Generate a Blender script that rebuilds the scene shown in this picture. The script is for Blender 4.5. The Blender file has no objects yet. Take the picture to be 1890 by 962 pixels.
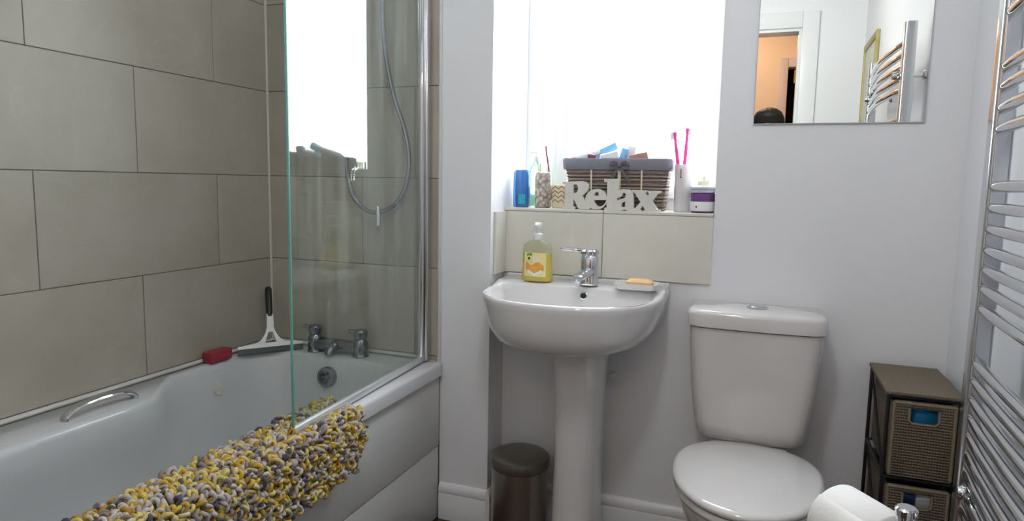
import bpy, bmesh, math, random
from mathutils import Vector, Matrix
random.seed(7)
PI = math.pi
scn = bpy.context.scene
COL = scn.collection

# ------------------------------------------------------------------ camera
CAM_H, YAW, PITCH, ROLL, FPX = 1.1623, .3555, .1151, .0181, 1238.35
def cam_axes():
    fw = Vector((-math.sin(YAW)*math.cos(PITCH), math.cos(YAW)*math.cos(PITCH), -math.sin(PITCH)))
    r = Vector((math.cos(YAW), math.sin(YAW), 0)); u = r.cross(fw)
    c, s = math.cos(ROLL), math.sin(ROLL)
    return c*r+s*u, -s*r+c*u, fw
_r, _u, _f = cam_axes()
cd = bpy.data.cameras.new('camera'); cam = bpy.data.objects.new('camera', cd); COL.objects.link(cam)
cd.sensor_width = 36; cd.sensor_fit = 'HORIZONTAL'; cd.lens = FPX/1890*36; cd.clip_start = .02
m = Matrix((_r, _u, -_f)).transposed().to_4x4(); m.translation = (0, 0, CAM_H); cam.matrix_world = m
scn.camera = cam

# ------------------------------------------------------------------ world, lights, exposure
w = bpy.data.worlds.new('overcast_sky'); scn.world = w; w.use_nodes = True
bg = w.node_tree.nodes['Background']; bg.inputs[0].default_value = (.90, .95, 1, 1); bg.inputs[1].default_value = 20.0
vs = scn.view_settings
vs.view_transform = 'Standard'; vs.look = 'None'; vs.exposure = 0.0; vs.gamma = 1; vs.use_curve_mapping = False
def area(name, loc, rot, sx, sy, power, col=(1, 1, 1), portal=False):
    l = bpy.data.lights.new(name, 'AREA'); l.shape = 'RECTANGLE'; l.size = sx; l.size_y = sy
    l.energy = power; l.color = col; l.cycles.is_portal = portal
    o = bpy.data.objects.new(name, l); COL.objects.link(o); o.location = loc; o.rotation_euler = rot; return o
XL, XR, YP, YW, YB, H = -1.695, .503, 2.002, 2.134, -.22, 2.4
XB0, XB1, XW1 = -1.0, -.82, -.138
YWIN = 2.33
area('window_portal', ((XB1+XW1)/2, YWIN+.05, 1.61), (-PI/2, 0, 0), XW1-XB1, 1.08, 1, portal=True)

# ------------------------------------------------------------------ materials
MATS = {}
def nodes(mat): return mat.node_tree.nodes, mat.node_tree.links
def pm(name, col, rough=.5, metal=0, bump=0, bscale=60, var=0, vscale=6, **kw):
    """procedural principled material: noise tone variation + noise bump"""
    mt = bpy.data.materials.new(name); mt.use_nodes = True; n, l = nodes(mt); b = n['Principled BSDF']
    b.inputs['Base Color'].default_value = (*col, 1); b.inputs['Roughness'].default_value = rough; b.inputs['Metallic'].default_value = metal
    for k, v in kw.items():
        b.inputs[k.replace('_', ' ')].default_value = v
    tc = n.new('ShaderNodeTexCoord')
    if var:
        t = n.new('ShaderNodeTexNoise'); t.inputs['Scale'].default_value = vscale; t.inputs['Detail'].default_value = 5
        l.new(tc.outputs['Object'], t.inputs['Vector'])
        mx = n.new('ShaderNodeMix'); mx.data_type = 'RGBA'
        mx.inputs[6].default_value = (*[c*(1-var) for c in col], 1); mx.inputs[7].default_value = (*[min(1, c*(1+var)) for c in col], 1)
        l.new(t.outputs['Fac'], mx.inputs[0]); l.new(mx.outputs[2], b.inputs['Base Color'])
    if bump:
        t2 = n.new('ShaderNodeTexNoise'); t2.inputs['Scale'].default_value = bscale; t2.inputs['Detail'].default_value = 3
        l.new(tc.outputs['Object'], t2.inputs['Vector'])
        bp = n.new('ShaderNodeBump'); bp.inputs['Strength'].default_value = bump; bp.inputs['Distance'].default_value = .002
        l.new(t2.outputs['Fac'], bp.inputs['Height']); l.new(bp.outputs[0], b.inputs['Normal'])
    MATS[name] = mt; return mt

def tile_mat(name, c0, c1, cv):
    mt = bpy.data.materials.new(name); mt.use_nodes = True; n, l = nodes(mt); b = n['Principled BSDF']
    b.inputs['Roughness'].default_value = .42
    tc = n.new('ShaderNodeTexCoord'); oi = n.new('ShaderNodeObjectInfo')
    ad = n.new('ShaderNodeVectorMath'); ad.operation = 'MULTIPLY_ADD'; ad.inputs[1].default_value = (1, 1, 1)
    l.new(tc.outputs['Object'], ad.inputs[0])
    sc = n.new('ShaderNodeVectorMath'); sc.operation = 'SCALE'; sc.inputs['Scale'].default_value = 37
    cx = n.new('ShaderNodeCombineXYZ')
    for i in range(3): l.new(oi.outputs['Random'], cx.inputs[i])
    l.new(cx.outputs[0], sc.inputs[0]); l.new(sc.outputs[0], ad.inputs[2])
    t = n.new('ShaderNodeTexNoise'); t.inputs['Scale'].default_value = 3.2; t.inputs['Detail'].default_value = 8; t.inputs['Roughness'].default_value = .62
    l.new(ad.outputs[0], t.inputs['Vector'])
    r = n.new('ShaderNodeValToRGB'); r.color_ramp.elements[0].position = .3; r.color_ramp.elements[0].color = (*c0, 1)
    r.color_ramp.elements[1].position = .72; r.color_ramp.elements[1].color = (*c1, 1); l.new(t.outputs['Fac'], r.inputs[0])
    # thin pale veins
    wv = n.new('ShaderNodeTexNoise'); wv.inputs['Scale'].default_value = 2.1; wv.inputs['Detail'].default_value = 2; wv.inputs['Distortion'].default_value = .8
    l.new(ad.outputs[0], wv.inputs['Vector'])
    s1 = n.new('ShaderNodeMath'); s1.operation = 'SUBTRACT'; s1.inputs[1].default_value = .5; l.new(wv.outputs['Fac'], s1.inputs[0])
    s2 = n.new('ShaderNodeMath'); s2.operation = 'ABSOLUTE'; l.new(s1.outputs[0], s2.inputs[0])
    mr = n.new('ShaderNodeMapRange'); mr.inputs['From Min'].default_value = 0; mr.inputs['From Max'].default_value = .006; mr.inputs['To Min'].default_value = .12; mr.inputs['To Max'].default_value = 0
    l.new(s2.outputs[0], mr.inputs['Value'])
    mx = n.new('ShaderNodeMix'); mx.data_type = 'RGBA'; mx.inputs[7].default_value = (*cv, 1)
    l.new(mr.outputs[0], mx.inputs[0]); l.new(r.outputs[0], mx.inputs[6])
    hs = n.new('ShaderNodeHueSaturation'); mv = n.new('ShaderNodeMapRange'); mv.inputs['To Min'].default_value = .93; mv.inputs['To Max'].default_value = 1.07
    l.new(oi.outputs['Random'], mv.inputs['Value']); l.new(mv.outputs[0], hs.inputs['Value']); l.new(mx.outputs[2], hs.inputs['Color'])
    l.new(hs.outputs[0], b.inputs['Base Color'])
    bp = n.new('ShaderNodeBump'); bp.inputs['Strength'].default_value = .15; bp.inputs['Distance'].default_value = .002
    l.new(t.outputs['Fac'], bp.inputs['Height']); l.new(bp.outputs[0], b.inputs['Normal'])
    MATS[name] = mt; return mt

def thin_glass(name, tint, scale_dirt=0.0):
    mt = bpy.data.materials.new(name); mt.use_nodes = True; n, l = nodes(mt); n.remove(n['Principled BSDF']); out = n['Material Output']
    tr = n.new('ShaderNodeBsdfTransparent'); tr.inputs[0].default_value = (*tint, 1)
    gl = n.new('ShaderNodeBsdfGlossy'); gl.inputs['Roughness'].default_value = 0
    fr = n.new('ShaderNodeFresnel'); fr.inputs['IOR'].default_value = 1.5
    # same front/back reflectance for a thin sheet: use the incoming angle only
    geo = n.new('ShaderNodeNewGeometry')
    mx = n.new('ShaderNodeMixShader')
    dt = n.new('ShaderNodeVectorMath'); dt.operation = 'DOT_PRODUCT'; l.new(geo.outputs['Incoming'], dt.inputs[0]); l.new(geo.outputs['Normal'], dt.inputs[1])
    ab = n.new('ShaderNodeMath'); ab.operation = 'ABSOLUTE'; l.new(dt.outputs['Value'], ab.inputs[0])
    om = n.new('ShaderNodeMath'); om.operation = 'SUBTRACT'; om.inputs[0].default_value = 1; l.new(ab.outputs[0], om.inputs[1])
    pw = n.new('ShaderNodeMath'); pw.operation = 'POWER'; pw.inputs[1].default_value = 5; l.new(om.outputs[0], pw.inputs[0])
    ma = n.new('ShaderNodeMath'); ma.operation = 'MULTIPLY_ADD'; ma.inputs[1].default_value = .96; ma.inputs[2].default_value = .04; l.new(pw.outputs[0], ma.inputs[0])
    l.new(ma.outputs[0], mx.inputs[0]); l.new(tr.outputs[0], mx.inputs[1]); l.new(gl.outputs[0], mx.inputs[2])
    last = mx
    if scale_dirt:
        tc = n.new('ShaderNodeTexCoord'); mp = n.new('ShaderNodeMapping'); mp.inputs['Scale'].default_value = (30, 30, 1.6); l.new(tc.outputs['Object'], mp.inputs[0])
        t = n.new('ShaderNodeTexNoise'); t.inputs['Scale'].default_value = 1; t.inputs['Detail'].default_value = 4; l.new(mp.outputs[0], t.inputs['Vector'])
        mr = n.new('ShaderNodeMapRange'); mr.inputs['From Min'].default_value = .42; mr.inputs['From Max'].default_value = .75; mr.inputs['To Max'].default_value = scale_dirt
        l.new(t.outputs['Fac'], mr.inputs['Value'])
        df = n.new('ShaderNodeBsdfDiffuse'); df.inputs[0].default_value = (.8, .86, .86, 1)
        m2 = n.new('ShaderNodeMixShader'); l.new(mr.outputs[0], m2.inputs[0]); l.new(mx.outputs[0], m2.inputs[1]); l.new(df.outputs[0], m2.inputs[2]); last = m2
    l.new(last.outputs[0], out.inputs[0]); MATS[name] = mt; return mt

def emis(name, col, st):
    mt = bpy.data.materials.new(name); mt.use_nodes = True; n, l = nodes(mt); b = n['Principled BSDF']
    b.inputs['Base Color'].default_value = (.8, .8, .8, 1); b.inputs['Emission Color'].default_value = (*col, 1); b.inputs['Emission Strength'].default_value = st
    MATS[name] = mt; return mt

def band_mat(name, c0, c1, scale, axis='Z', rough=.7, bump=.5, cross=0):
    """woven rope look: wave bands with a cross weave"""
    mt = bpy.data.materials.new(name); mt.use_nodes = True; n, l = nodes(mt); b = n['Principled BSDF']; b.inputs['Roughness'].default_value = rough
    tc = n.new('ShaderNodeTexCoord')
    def wave(ax, s, d):
        wv = n.new('ShaderNodeTexWave'); wv.bands_direction = ax; wv.inputs['Scale'].default_value = s; wv.inputs['Distortion'].default_value = d; wv.inputs['Detail Scale'].default_value = 3
        l.new(tc.outputs['Object'], wv.inputs['Vector']); return wv.outputs['Fac']
    a = wave(axis, scale, 1.2)
    if cross:
        c = wave('X' if axis != 'X' else 'Y', cross, 1.0)
        mu = n.new('ShaderNodeMath'); mu.operation = 'MULTIPLY_ADD'; mu.inputs[1].default_value = .28; l.new(c, mu.inputs[0])
        m5 = n.new('ShaderNodeMath'); m5.operation = 'MULTIPLY'; m5.inputs[1].default_value = .72; l.new(a, m5.inputs[0]); l.new(m5.outputs[0], mu.inputs[2]); a = mu.outputs[0]
    r = n.new('ShaderNodeValToRGB'); r.color_ramp.elements[0].color = (*c0, 1); r.color_ramp.elements[1].color = (*c1, 1); r.color_ramp.elements[0].position = .2; r.color_ramp.elements[1].position = .75
    l.new(a, r.inputs[0]); l.new(r.outputs[0], b.inputs['Base Color'])
    bp = n.new('ShaderNodeBump'); bp.inputs['Strength'].default_value = bump; bp.inputs['Distance'].default_value = .003; l.new(a, bp.inputs['Height']); l.new(bp.outputs[0], b.inputs['Normal'])
    MATS[name] = mt; return mt

def wood_mat(name, c0, c1, rough=.45):
    mt = bpy.data.materials.new(name); mt.use_nodes = True; n, l = nodes(mt); b = n['Principled BSDF']; b.inputs['Roughness'].default_value = rough
    tc = n.new('ShaderNodeTexCoord'); oi = n.new('ShaderNodeObjectInfo'); mp = n.new('ShaderNodeMapping'); mp.inputs['Scale'].default_value = (30, 2.2, 8)
    l.new(tc.outputs['Object'], mp.inputs[0]); cx = n.new('ShaderNodeCombineXYZ'); mm = n.new('ShaderNodeMath'); mm.operation = 'MULTIPLY'; mm.inputs[1].default_value = 50
    l.new(oi.outputs['Random'], mm.inputs[0]); l.new(mm.outputs[0], cx.inputs[1]); l.new(cx.outputs[0], mp.inputs['Location'])
    t = n.new('ShaderNodeTexNoise'); t.inputs['Scale'].default_value = 1; t.inputs['Detail'].default_value = 6; t.inputs['Distortion'].default_value = 1.2; l.new(mp.outputs[0], t.inputs['Vector'])
    r = n.new('ShaderNodeValToRGB'); r.color_ramp.elements[0].color = (*c0, 1); r.color_ramp.elements[1].color = (*c1, 1); r.color_ramp.elements[0].position = .3; r.color_ramp.elements[1].position = .7
    l.new(t.outputs['Fac'], r.inputs[0]); l.new(r.outputs[0], b.inputs['Base Color']); MATS[name] = mt; return mt

pm('paint', (.81, .81, .828), .55, bump=.05, bscale=180, var=.02, vscale=3)
pm('ceiling_paint', (.82, .82, .81), .8, var=.02)
pm('gloss_paint', (.80, .80, .81), .3, bump=.05, bscale=60, var=.02)
pm('peach_paint', (.82, .57, .38), .7, var=.03)
pm('trim_warm_lit', (.60, .44, .38), .5, var=.03)  # white trim with the hall's warm light put into its colour
pm('seal_silver', (.84, .85, .88), .32, .55, var=.02)
pm('frosted_cup', (.92, .92, .92), .5, var=.02, Transmission_Weight=.3, IOR=1.15)
pm('grout', (.20, .172, .135), .9, var=.1, vscale=40)
pm('grout_pale', (.38, .36, .32), .9, var=.1, vscale=40)
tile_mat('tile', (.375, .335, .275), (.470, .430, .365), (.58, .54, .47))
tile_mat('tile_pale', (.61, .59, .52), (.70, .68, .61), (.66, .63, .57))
pm('silicone', (.62, .60, .55), .4, var=.08, vscale=30)
pm('acrylic', (.615, .615, .625), .18, var=.015, vscale=3)
pm('panel', (.66, .66, .64), .3, var=.02, vscale=3)
pm('ceramic', (.72, .705, .70), .07, var=.012, vscale=4, Coat_Weight=.4)
pm('ceramic_warm', (.68, .655, .64), .1, var=.012, vscale=4, Coat_Weight=.3)
pm('chrome', (.68, .69, .71), .06, 1, var=.02, vscale=8)
pm('chrome_dark', (.26, .27, .29), .10, 1, var=.05, vscale=12)
pm('chrome_soft', (.68, .69, .72), .16, 1, var=.03, vscale=8)
pm('dark_hole', (.02, .02, .02), .6, var=.1)
pm('gilt', (.42, .36, .14), .5, .6, var=.1)
pm('brass', (.75, .55, .2), .25, 1, var=.06)
pm('steel_dark', (.44, .40, .36), .28, 1, var=.08, vscale=20, Anisotropic=.6)
pm('lid_dark', (.17, .152, .13), .28, .7, var=.08)
pm('black_plastic', (.012, .012, .012), .4, var=.1)
pm('white_plastic', (.78, .78, .76), .35, var=.02)
pm('upvc', (.85, .86, .87), .3, var=.02)
pm('red_sponge', (.35, .035, .05), .9, bump=.6, bscale=220, var=.25, vscale=60)
pm('soap', (.78, .52, .25), .45, var=.06)
pm('sign_paint', (.66, .64, .58), .6, var=.05, vscale=30, bump=.1)
pm('frame_wire', (.018, .015, .014), .45, .3, var=.15)
pm('fabric_grey', (.22, .22, .26), .95, bump=.4, bscale=300, var=.1, vscale=40)
pm('ribbon_grey', (.12, .12, .14), .8, var=.12, vscale=30)
pm('paper', (.84, .83, .81), .95, bump=.25, bscale=120, var=.015)
pm('cardboard', (.45, .36, .26), .9, var=.08)
pm('blue_pack', (.02, .28, .62), .35, var=.25, vscale=18)
pm('navy_pack', (.03, .06, .18), .35, var=.35, vscale=30)
pm('white_pack', (.75, .77, .8), .35, var=.05)
pm('pink_pack', (.72, .45, .48), .4, var=.1)
pm('brown_pack', (.40, .20, .14), .45, var=.1)
pm('sky_pack', (.22, .50, .78), .35, var=.12, vscale=20)
pm('maroon_pack', (.20, .04, .08), .4, var=.1)
pm('pink_plastic', (.80, .06, .32), .3, var=.08)
pm('bristle', (.85, .80, .85), .8, var=.1)
pm('blue_gel', (.05, .20, .55), .12, var=.2, vscale=30, Transmission_Weight=.35)
pm('teal_label', (.02, .35, .45), .4, var=.3, vscale=60)
pm('green_gel', (.45, .80, .55), .15, var=.1, Transmission_Weight=.6)
pm('cream_card', (.80, .72, .55), .6, var=.05)
pm('zigzag_ink', (.35, .22, .08), .6, var=.1)
pm('purple_pack', (.16, .06, .22), .35, var=.5, vscale=70)
pm('grey_lid', (.50, .53, .58), .3, var=.06)
pm('dark_ink', (.03, .03, .03), .6, var=.1)
pm('soap_liquid', (.88, .74, .18), .08, var=.04, Transmission_Weight=.45, IOR=1.2)
pm('clear_plastic', (.78, .78, .60), .08, var=.03, Transmission_Weight=.75, IOR=1.15)
pm('label_orange', (.82, .36, .06), .4, var=.35, vscale=45)
pm('label_yellow', (.82, .72, .32), .4, var=.12, vscale=45)
pm('label_white', (.82, .82, .82), .4, var=.04)
pm('leaf_ink', (.15, .32, .04), .4, var=.2, vscale=60)
pm('skin', (.50, .33, .25), .55, var=.05, vscale=20)
pm('hair', (.012, .010, .010), .55, var=.3, vscale=60, bump=.5, bscale=150)
pm('dark_cloth', (.03, .03, .04), .95, bump=.3, bscale=250, var=.15, vscale=25)
pm('jeans', (.05, .07, .13), .95, bump=.3, bscale=250, var=.15, vscale=25)
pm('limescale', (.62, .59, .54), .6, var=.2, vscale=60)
pm('teal_edge', (.22, .55, .48), .15, var=.1, vscale=10, Transmission_Weight=.3)
pm('picture', (.62, .60, .50), .5, var=.1, vscale=10)
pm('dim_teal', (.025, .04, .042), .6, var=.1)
wood_mat('floor_wood', (.035, .018, .012), (.085, .042, .026))
band_mat('wicker', (.045, .033, .021), (.20, .155, .105), 44, 'Z', .75, .8, cross=52)
band_mat('wicker_top', (.09, .072, .045), (.23, .19, .125), 52, 'Y', .7, .5, cross=60)
band_mat('willow', (.13, .09, .075), (.36, .28, .25), 24, 'Z', .75, .3)
thin_glass('screen_glass', (.94, .98, .96), .07)
thin_glass('window_glass', (.97, .98, .98))
mir = pm('mirror_silver', (.93, .93, .88), 0.0, 1)
emis('lamp_glow', (.96, .98, 1), 22)
emis('hall_glow', (1, .80, .58), 5)

# pattern of the printed bottle: pale ground with grey-brown scales
def scale_print():
    mt = bpy.data.materials.new('scale_print'); mt.use_nodes = True; n, l = nodes(mt); b = n['Principled BSDF']; b.inputs['Roughness'].default_value = .25
    tc = n.new('ShaderNodeTexCoord'); v = n.new('ShaderNodeTexVoronoi'); v.inputs['Scale'].default_value = 75; l.new(tc.outputs['Object'], v.inputs['Vector'])
    r = n.new('ShaderNodeValToRGB'); r.color_ramp.elements[0].color = (.62, .56, .48, 1); r.color_ramp.elements[1].color = (.22, .18, .16, 1); r.color_ramp.elements[0].position = .25; r.color_ramp.elements[1].position = .75
    l.new(v.outputs['Distance'], r.inputs[0]); l.new(r.outputs[0], b.inputs['Base Color']); MATS['scale_print'] = mt
scale_print()
# mixed yarn colours of the bath mat
def yarn():
    mt = bpy.data.materials.new('yarn'); mt.use_nodes = True; n, l = nodes(mt); b = n['Principled BSDF']; b.inputs['Roughness'].default_value = .95
    g = n.new('ShaderNodeNewGeometry'); r = n.new('ShaderNodeValToRGB'); cr = r.color_ramp; cr.interpolation = 'CONSTANT'
    cs = [(0, (.52, .36, .05)), (.16, (.58, .47, .15)), (.34, (.54, .46, .29)), (.46, (.42, .36, .34)), (.62, (.23, .20, .21)), (.76, (.09, .08, .10)), (.84, (.40, .23, .03)), (.92, (.50, .45, .42))]
    while len(cr.elements) < len(cs): cr.elements.new(.5)
    for e, (p, c) in zip(cr.elements, cs): e.position = p; e.color = (*c, 1)
    l.new(g.outputs['Random Per Island'], r.inputs[0])
    tc = n.new('ShaderNodeTexCoord'); t = n.new('ShaderNodeTexNoise'); t.inputs['Scale'].default_value = 260; l.new(tc.outputs['Object'], t.inputs['Vector'])
    bp = n.new('ShaderNodeBump'); bp.inputs['Strength'].default_value = .5; bp.inputs['Distance'].default_value = .002; l.new(t.outputs['Fac'], bp.inputs['Height']); l.new(bp.outputs[0], b.inputs['Normal'])
    l.new(r.outputs[0], b.inputs['Base Color']); MATS['yarn'] = mt
yarn()

# ------------------------------------------------------------------ mesh helpers
def wpos(o):
    v = Vector((0, 0, 0))
    while o: v = v+Vector(o.location); o = o.parent
    return v
class MB:
    def __init__(s): s.v = []; s.f = []
    def add(s, v, f):
        k = len(s.v); s.v += [tuple(p) for p in v]; s.f += [tuple(i+k for i in q) for q in f]; return s
    def box(s, x0, x1, y0, y1, z0, z1):
        return s.add([(x, y, z) for z in (z0, z1) for y in (y0, y1) for x in (x0, x1)],
                     [(0, 2, 3, 1), (4, 5, 7, 6), (0, 1, 5, 4), (2, 6, 7, 3), (0, 4, 6, 2), (1, 3, 7, 5)])
    def bbox(s, x0, x1, y0, y1, z0, z1, b=.004, seg=2):
        bm = bmesh.new(); bmesh.ops.create_cube(bm, size=1)
        for q in bm.verts: q.co = Vector(((x0+x1)/2+q.co.x*(x1-x0), (y0+y1)/2+q.co.y*(y1-y0), (z0+z1)/2+q.co.z*(z1-z0)))
        bmesh.ops.bevel(bm, geom=list(bm.edges), offset=b, segments=seg, affect='EDGES', profile=.5)
        bm.verts.index_update(); s.add([q.co for q in bm.verts], [[q.index for q in f.verts] for f in bm.faces]); bm.free(); return s
    def obox(s, c, half, rot=(0, 0, 0), b=.003):
        t = MB().bbox(-half[0], half[0], -half[1], half[1], -half[2], half[2], b)
        R = Matrix.LocRotScale(Vector(c), __import__('mathutils').Euler(rot), None)
        return s.add([R @ Vector(p) for p in t.v], t.f)
    def loft(s, rings, cap0=True, cap1=True, closed=True):
        n = len(rings[0]); v = [p for r in rings for p in r]; f = []
        for i in range(len(rings)-1):
            for j in range(n if closed else n-1):
                a, b = i*n+j, i*n+(j+1) % n; f.append((a, b, b+n, a+n))
        if cap0: f.append(tuple(range(n))[::-1])
        if cap1: f.append(tuple(range((len(rings)-1)*n, len(rings)*n)))
        return s.add(v, f)
    def lathe(s, cx, cy, prof, n=32, sx=1, sy=1):
        return s.loft([[(cx+r*sx*math.cos(2*PI*j/n), cy+r*sy*math.sin(2*PI*j/n), z) for j in range(n)] for r, z in prof])
    def tube(s, pts, r, n=10, closed=False):
        pts = [Vector(p) for p in pts]; rs = r if isinstance(r, (list, tuple)) else [r]*len(pts); rings = []; up = None
        for i, p in enumerate(pts):
            if closed: t = pts[(i+1) % len(pts)]-pts[i-1]
            else: t = pts[min(i+1, len(pts)-1)]-pts[max(i-1, 0)]
            t.normalize()
            if up is None: up = Vector((0, 0, 1)) if abs(t.z) < .9 else Vector((1, 0, 0))
            a = t.cross(up).normalized(); b = a.cross(t).normalized(); up = b
            rings.append([p+rs[i]*(math.cos(2*PI*k/n)*a+math.sin(2*PI*k/n)*b) for k in range(n)])
        if closed: rings.append(rings[0]); return s.loft(rings, False, False)
        return s.loft(rings)
    def prism(s, pts, axis, d0, d1):
        """polygon pts (a,b) extruded along axis"""
        def P(a, b, d): return {'x': (d, a, b), 'y': (a, d, b), 'z': (a, b, d)}[axis]
        return s.loft([[P(a, b, d0) for a, b in pts], [P(a, b, d1) for a, b in pts]])
    def build(s, name, mat, parent=None, smooth=35, sub=0, world=True):
        me = bpy.data.meshes.new(name); off = wpos(parent) if (parent and world) else Vector((0, 0, 0))
        me.from_pydata([Vector(p)-off for p in s.v], [], s.f)
        bm = bmesh.new(); bm.from_mesh(me); bmesh.ops.recalc_face_normals(bm, faces=bm.faces); bm.to_mesh(me); bm.free()
        me.materials.append(MATS[mat])
        o = bpy.data.objects.new(name, me); COL.objects.link(o)
        if parent: o.parent = parent
        if smooth:
            me.shade_smooth()
            if not sub: me.set_sharp_from_angle(angle=math.radians(smooth))
        if sub: md = o.modifiers.new('smooth', 'SUBSURF'); md.levels = sub; md.render_levels = sub
        return o
def tag(o, label, cat, group=None):
    o['label'] = label; o['category'] = cat
    if group: o['group'] = group
    return o
def thing(name, label, cat, loc, group=None):
    o = bpy.data.objects.new(name, None); COL.objects.link(o); o.location = loc; o.empty_display_size = .05
    return tag(o, label, cat, group)
def struct(o, label=None):
    o['kind'] = 'structure'
    if label: o['label'] = label
    return o
def smoothpath(pts, n=8):
    P = [Vector(p) for p in pts]; out = []
    for i in range(len(P)-1):
        a, b, c, d = P[max(i-1, 0)], P[i], P[i+1], P[min(i+2, len(P)-1)]
        for k in range(n):
            t = k/n; out.append(.5*((2*b)+(c-a)*t+(2*a-5*b+4*c-d)*t*t+(3*b-a-3*c+d)*t**3))
    out.append(P[-1]); return out
def ss(a, b, x):
    t = max(0, min(1, (x-a)/(b-a))); return t*t*(3-2*t)

# ------------------------------------------------------------------ the room
fl = struct(MB().box(XL-.12, XR+.12, YB-1.5, YW+.3, -.06, -.012).build('floor', 'floor_wood', smooth=0), 'dark brown wood board floor')
x = XL-.1
pw = .126
while x < XR+.1:
    y = YB-1.45-random.uniform(0, .6)
    while y < YW+.2:
        y1 = min(y+1.22, YW+.25); y0 = max(y, YB-1.45)
        if y1-y0 > .05:
            MB().box(x, x+pw-.002, y0, y1-.002, -.011, 0).build('plank', 'floor_wood', fl, smooth=0)
        y += 1.22
    x += pw
struct(MB().box(XL-.12, XR+.12, YB-1.5, YW+.3, H, H+.08).build('ceiling', 'ceiling_paint', smooth=0), 'white ceiling')

GAP = .0024
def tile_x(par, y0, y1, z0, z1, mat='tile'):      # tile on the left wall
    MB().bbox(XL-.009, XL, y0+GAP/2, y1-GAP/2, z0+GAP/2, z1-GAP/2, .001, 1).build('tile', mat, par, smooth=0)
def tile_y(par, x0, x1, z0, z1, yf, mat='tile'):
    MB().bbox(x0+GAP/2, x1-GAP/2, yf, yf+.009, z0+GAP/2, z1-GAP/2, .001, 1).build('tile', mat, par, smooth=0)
wl = struct(MB().box(XL-.12, XL-.0025, YB, YP+.1, 0, H).build('wall_left', 'grout', smooth=0), 'bath side wall clad in large grey-beige stone tiles')
Z0 = .5722
rows = [(Z0+.3*i, min(Z0+.3*(i+1), H)) for i in range(-1, 7)]
for i, (a, b) in enumerate(rows):
    if b-a < .01: continue
    j = 1.452-(.3 if i % 2 == 0 else 0)
    ys = sorted([YB, YP]+[j+.6*k for k in range(-5, 4) if YB+.02 < j+.6*k < YP-.02])
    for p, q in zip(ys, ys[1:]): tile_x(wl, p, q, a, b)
# tap wall with the white pipe boxing beside it
we = MB(); we.box(XL-.12, XB0-.002, YP+.0035, YW+.3, 0, H)
we = struct(we.build('wall_tap_end', 'grout', smooth=0), 'tiled wall at the tap end of the bath')
for i, (a, b) in enumerate(rows):
    if b-a < .01: continue
    j = XL+.6 if i % 2 else XB0-.6+.3
    xs = [XL, j, XB0]
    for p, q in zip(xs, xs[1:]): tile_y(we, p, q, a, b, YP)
bx = struct(MB().box(XB0, XB1, YP+.004, YW+.3, 0, H).build('wall_boxing', 'paint', smooth=0), 'narrow white boxed-in wall between bath and basin')
# basin / toilet wall with window opening
ZS, ZWT = 1.07, 2.15
ww = MB()
ww.box(XB1, XW1, YW, YW+.3, 0, ZS-.001); ww.box(XW1, XR+.12, YW, YW+.3, 0, H); ww.box(XB1, XW1, YW, YW+.3, ZWT, H)
ww = struct(ww.build('wall_window', 'paint', smooth=0), 'white painted wall with the window')
for a, b in ((XB1+.001, -.479), (-.479, XW1)):
    MB().bbox(a+.001, b-.001, YW-.009, YW-.0005, .862, ZS-.001, .001, 1).build('tile', 'tile_pale', ww, smooth=0)
MB().bbox(XB1+.0005, XB1+.009, YP+.03, YW-.01, .862, ZS-.001, .001, 1).build('tile', 'tile_pale', bx, smooth=0)
wr = struct(MB().box(XR, XR+.12, YB-.12, YW, 0, H).build('wall_right', 'paint', smooth=0), 'white painted side wall carrying the towel radiator')
DX0, DX1, DZ = -.62, .168, 2.12
struct(MB().box(XL-.12, DX0, YB-.12, YB, 0, H).build('wall_back', 'paint', smooth=0), 'white wall between the bath and the doorway')
struct(MB().box(DX1, XR, YB-.12, YB, 0, H).build('wall_back_short', 'paint', smooth=0), 'short white wall between doorway and radiator wall')
struct(MB().box(DX0, DX1, YB-.12, YB, DZ, H).build('wall_back_lintel', 'paint', smooth=0), 'white wall above the doorway')
# door lining, architrave and hinges
d = MB(); t = .025
d.box(DX0, DX0+t, YB-.125, YB+.003, 0, DZ); d.box(DX1-t, DX1, YB-.125, YB+.003, 0, DZ); d.box(DX0+t, DX1-t, YB-.125, YB+.003, DZ-t, DZ)
d = struct(d.build('door_1', 'gloss_paint', smooth=0), 'white door lining of the open doorway')
ar = MB(); aw = .085
ar.bbox(DX0-aw, DX0+.008, YB+.001, YB+.02, 0, DZ+aw, .004); ar.bbox(DX1-.008, DX1+aw, YB+.001, YB+.02, 0, DZ+aw, .004); ar.bbox(DX0+.008, DX1-.008, YB+.001, YB+.02, DZ-.008, DZ+aw, .004)
ar.build('architrave', 'gloss_paint', d)
for z in (.25, 1.0, 1.80): MB().bbox(DX1-t-.003, DX1-t+.001, YB-.07, YB-.035, z, z+.08, .001, 1).tube([(DX1-t-.006, YB-.075, z), (DX1-t-.006, YB-.075, z+.08)], .005, 8).build('hinge', 'brass', d)
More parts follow.
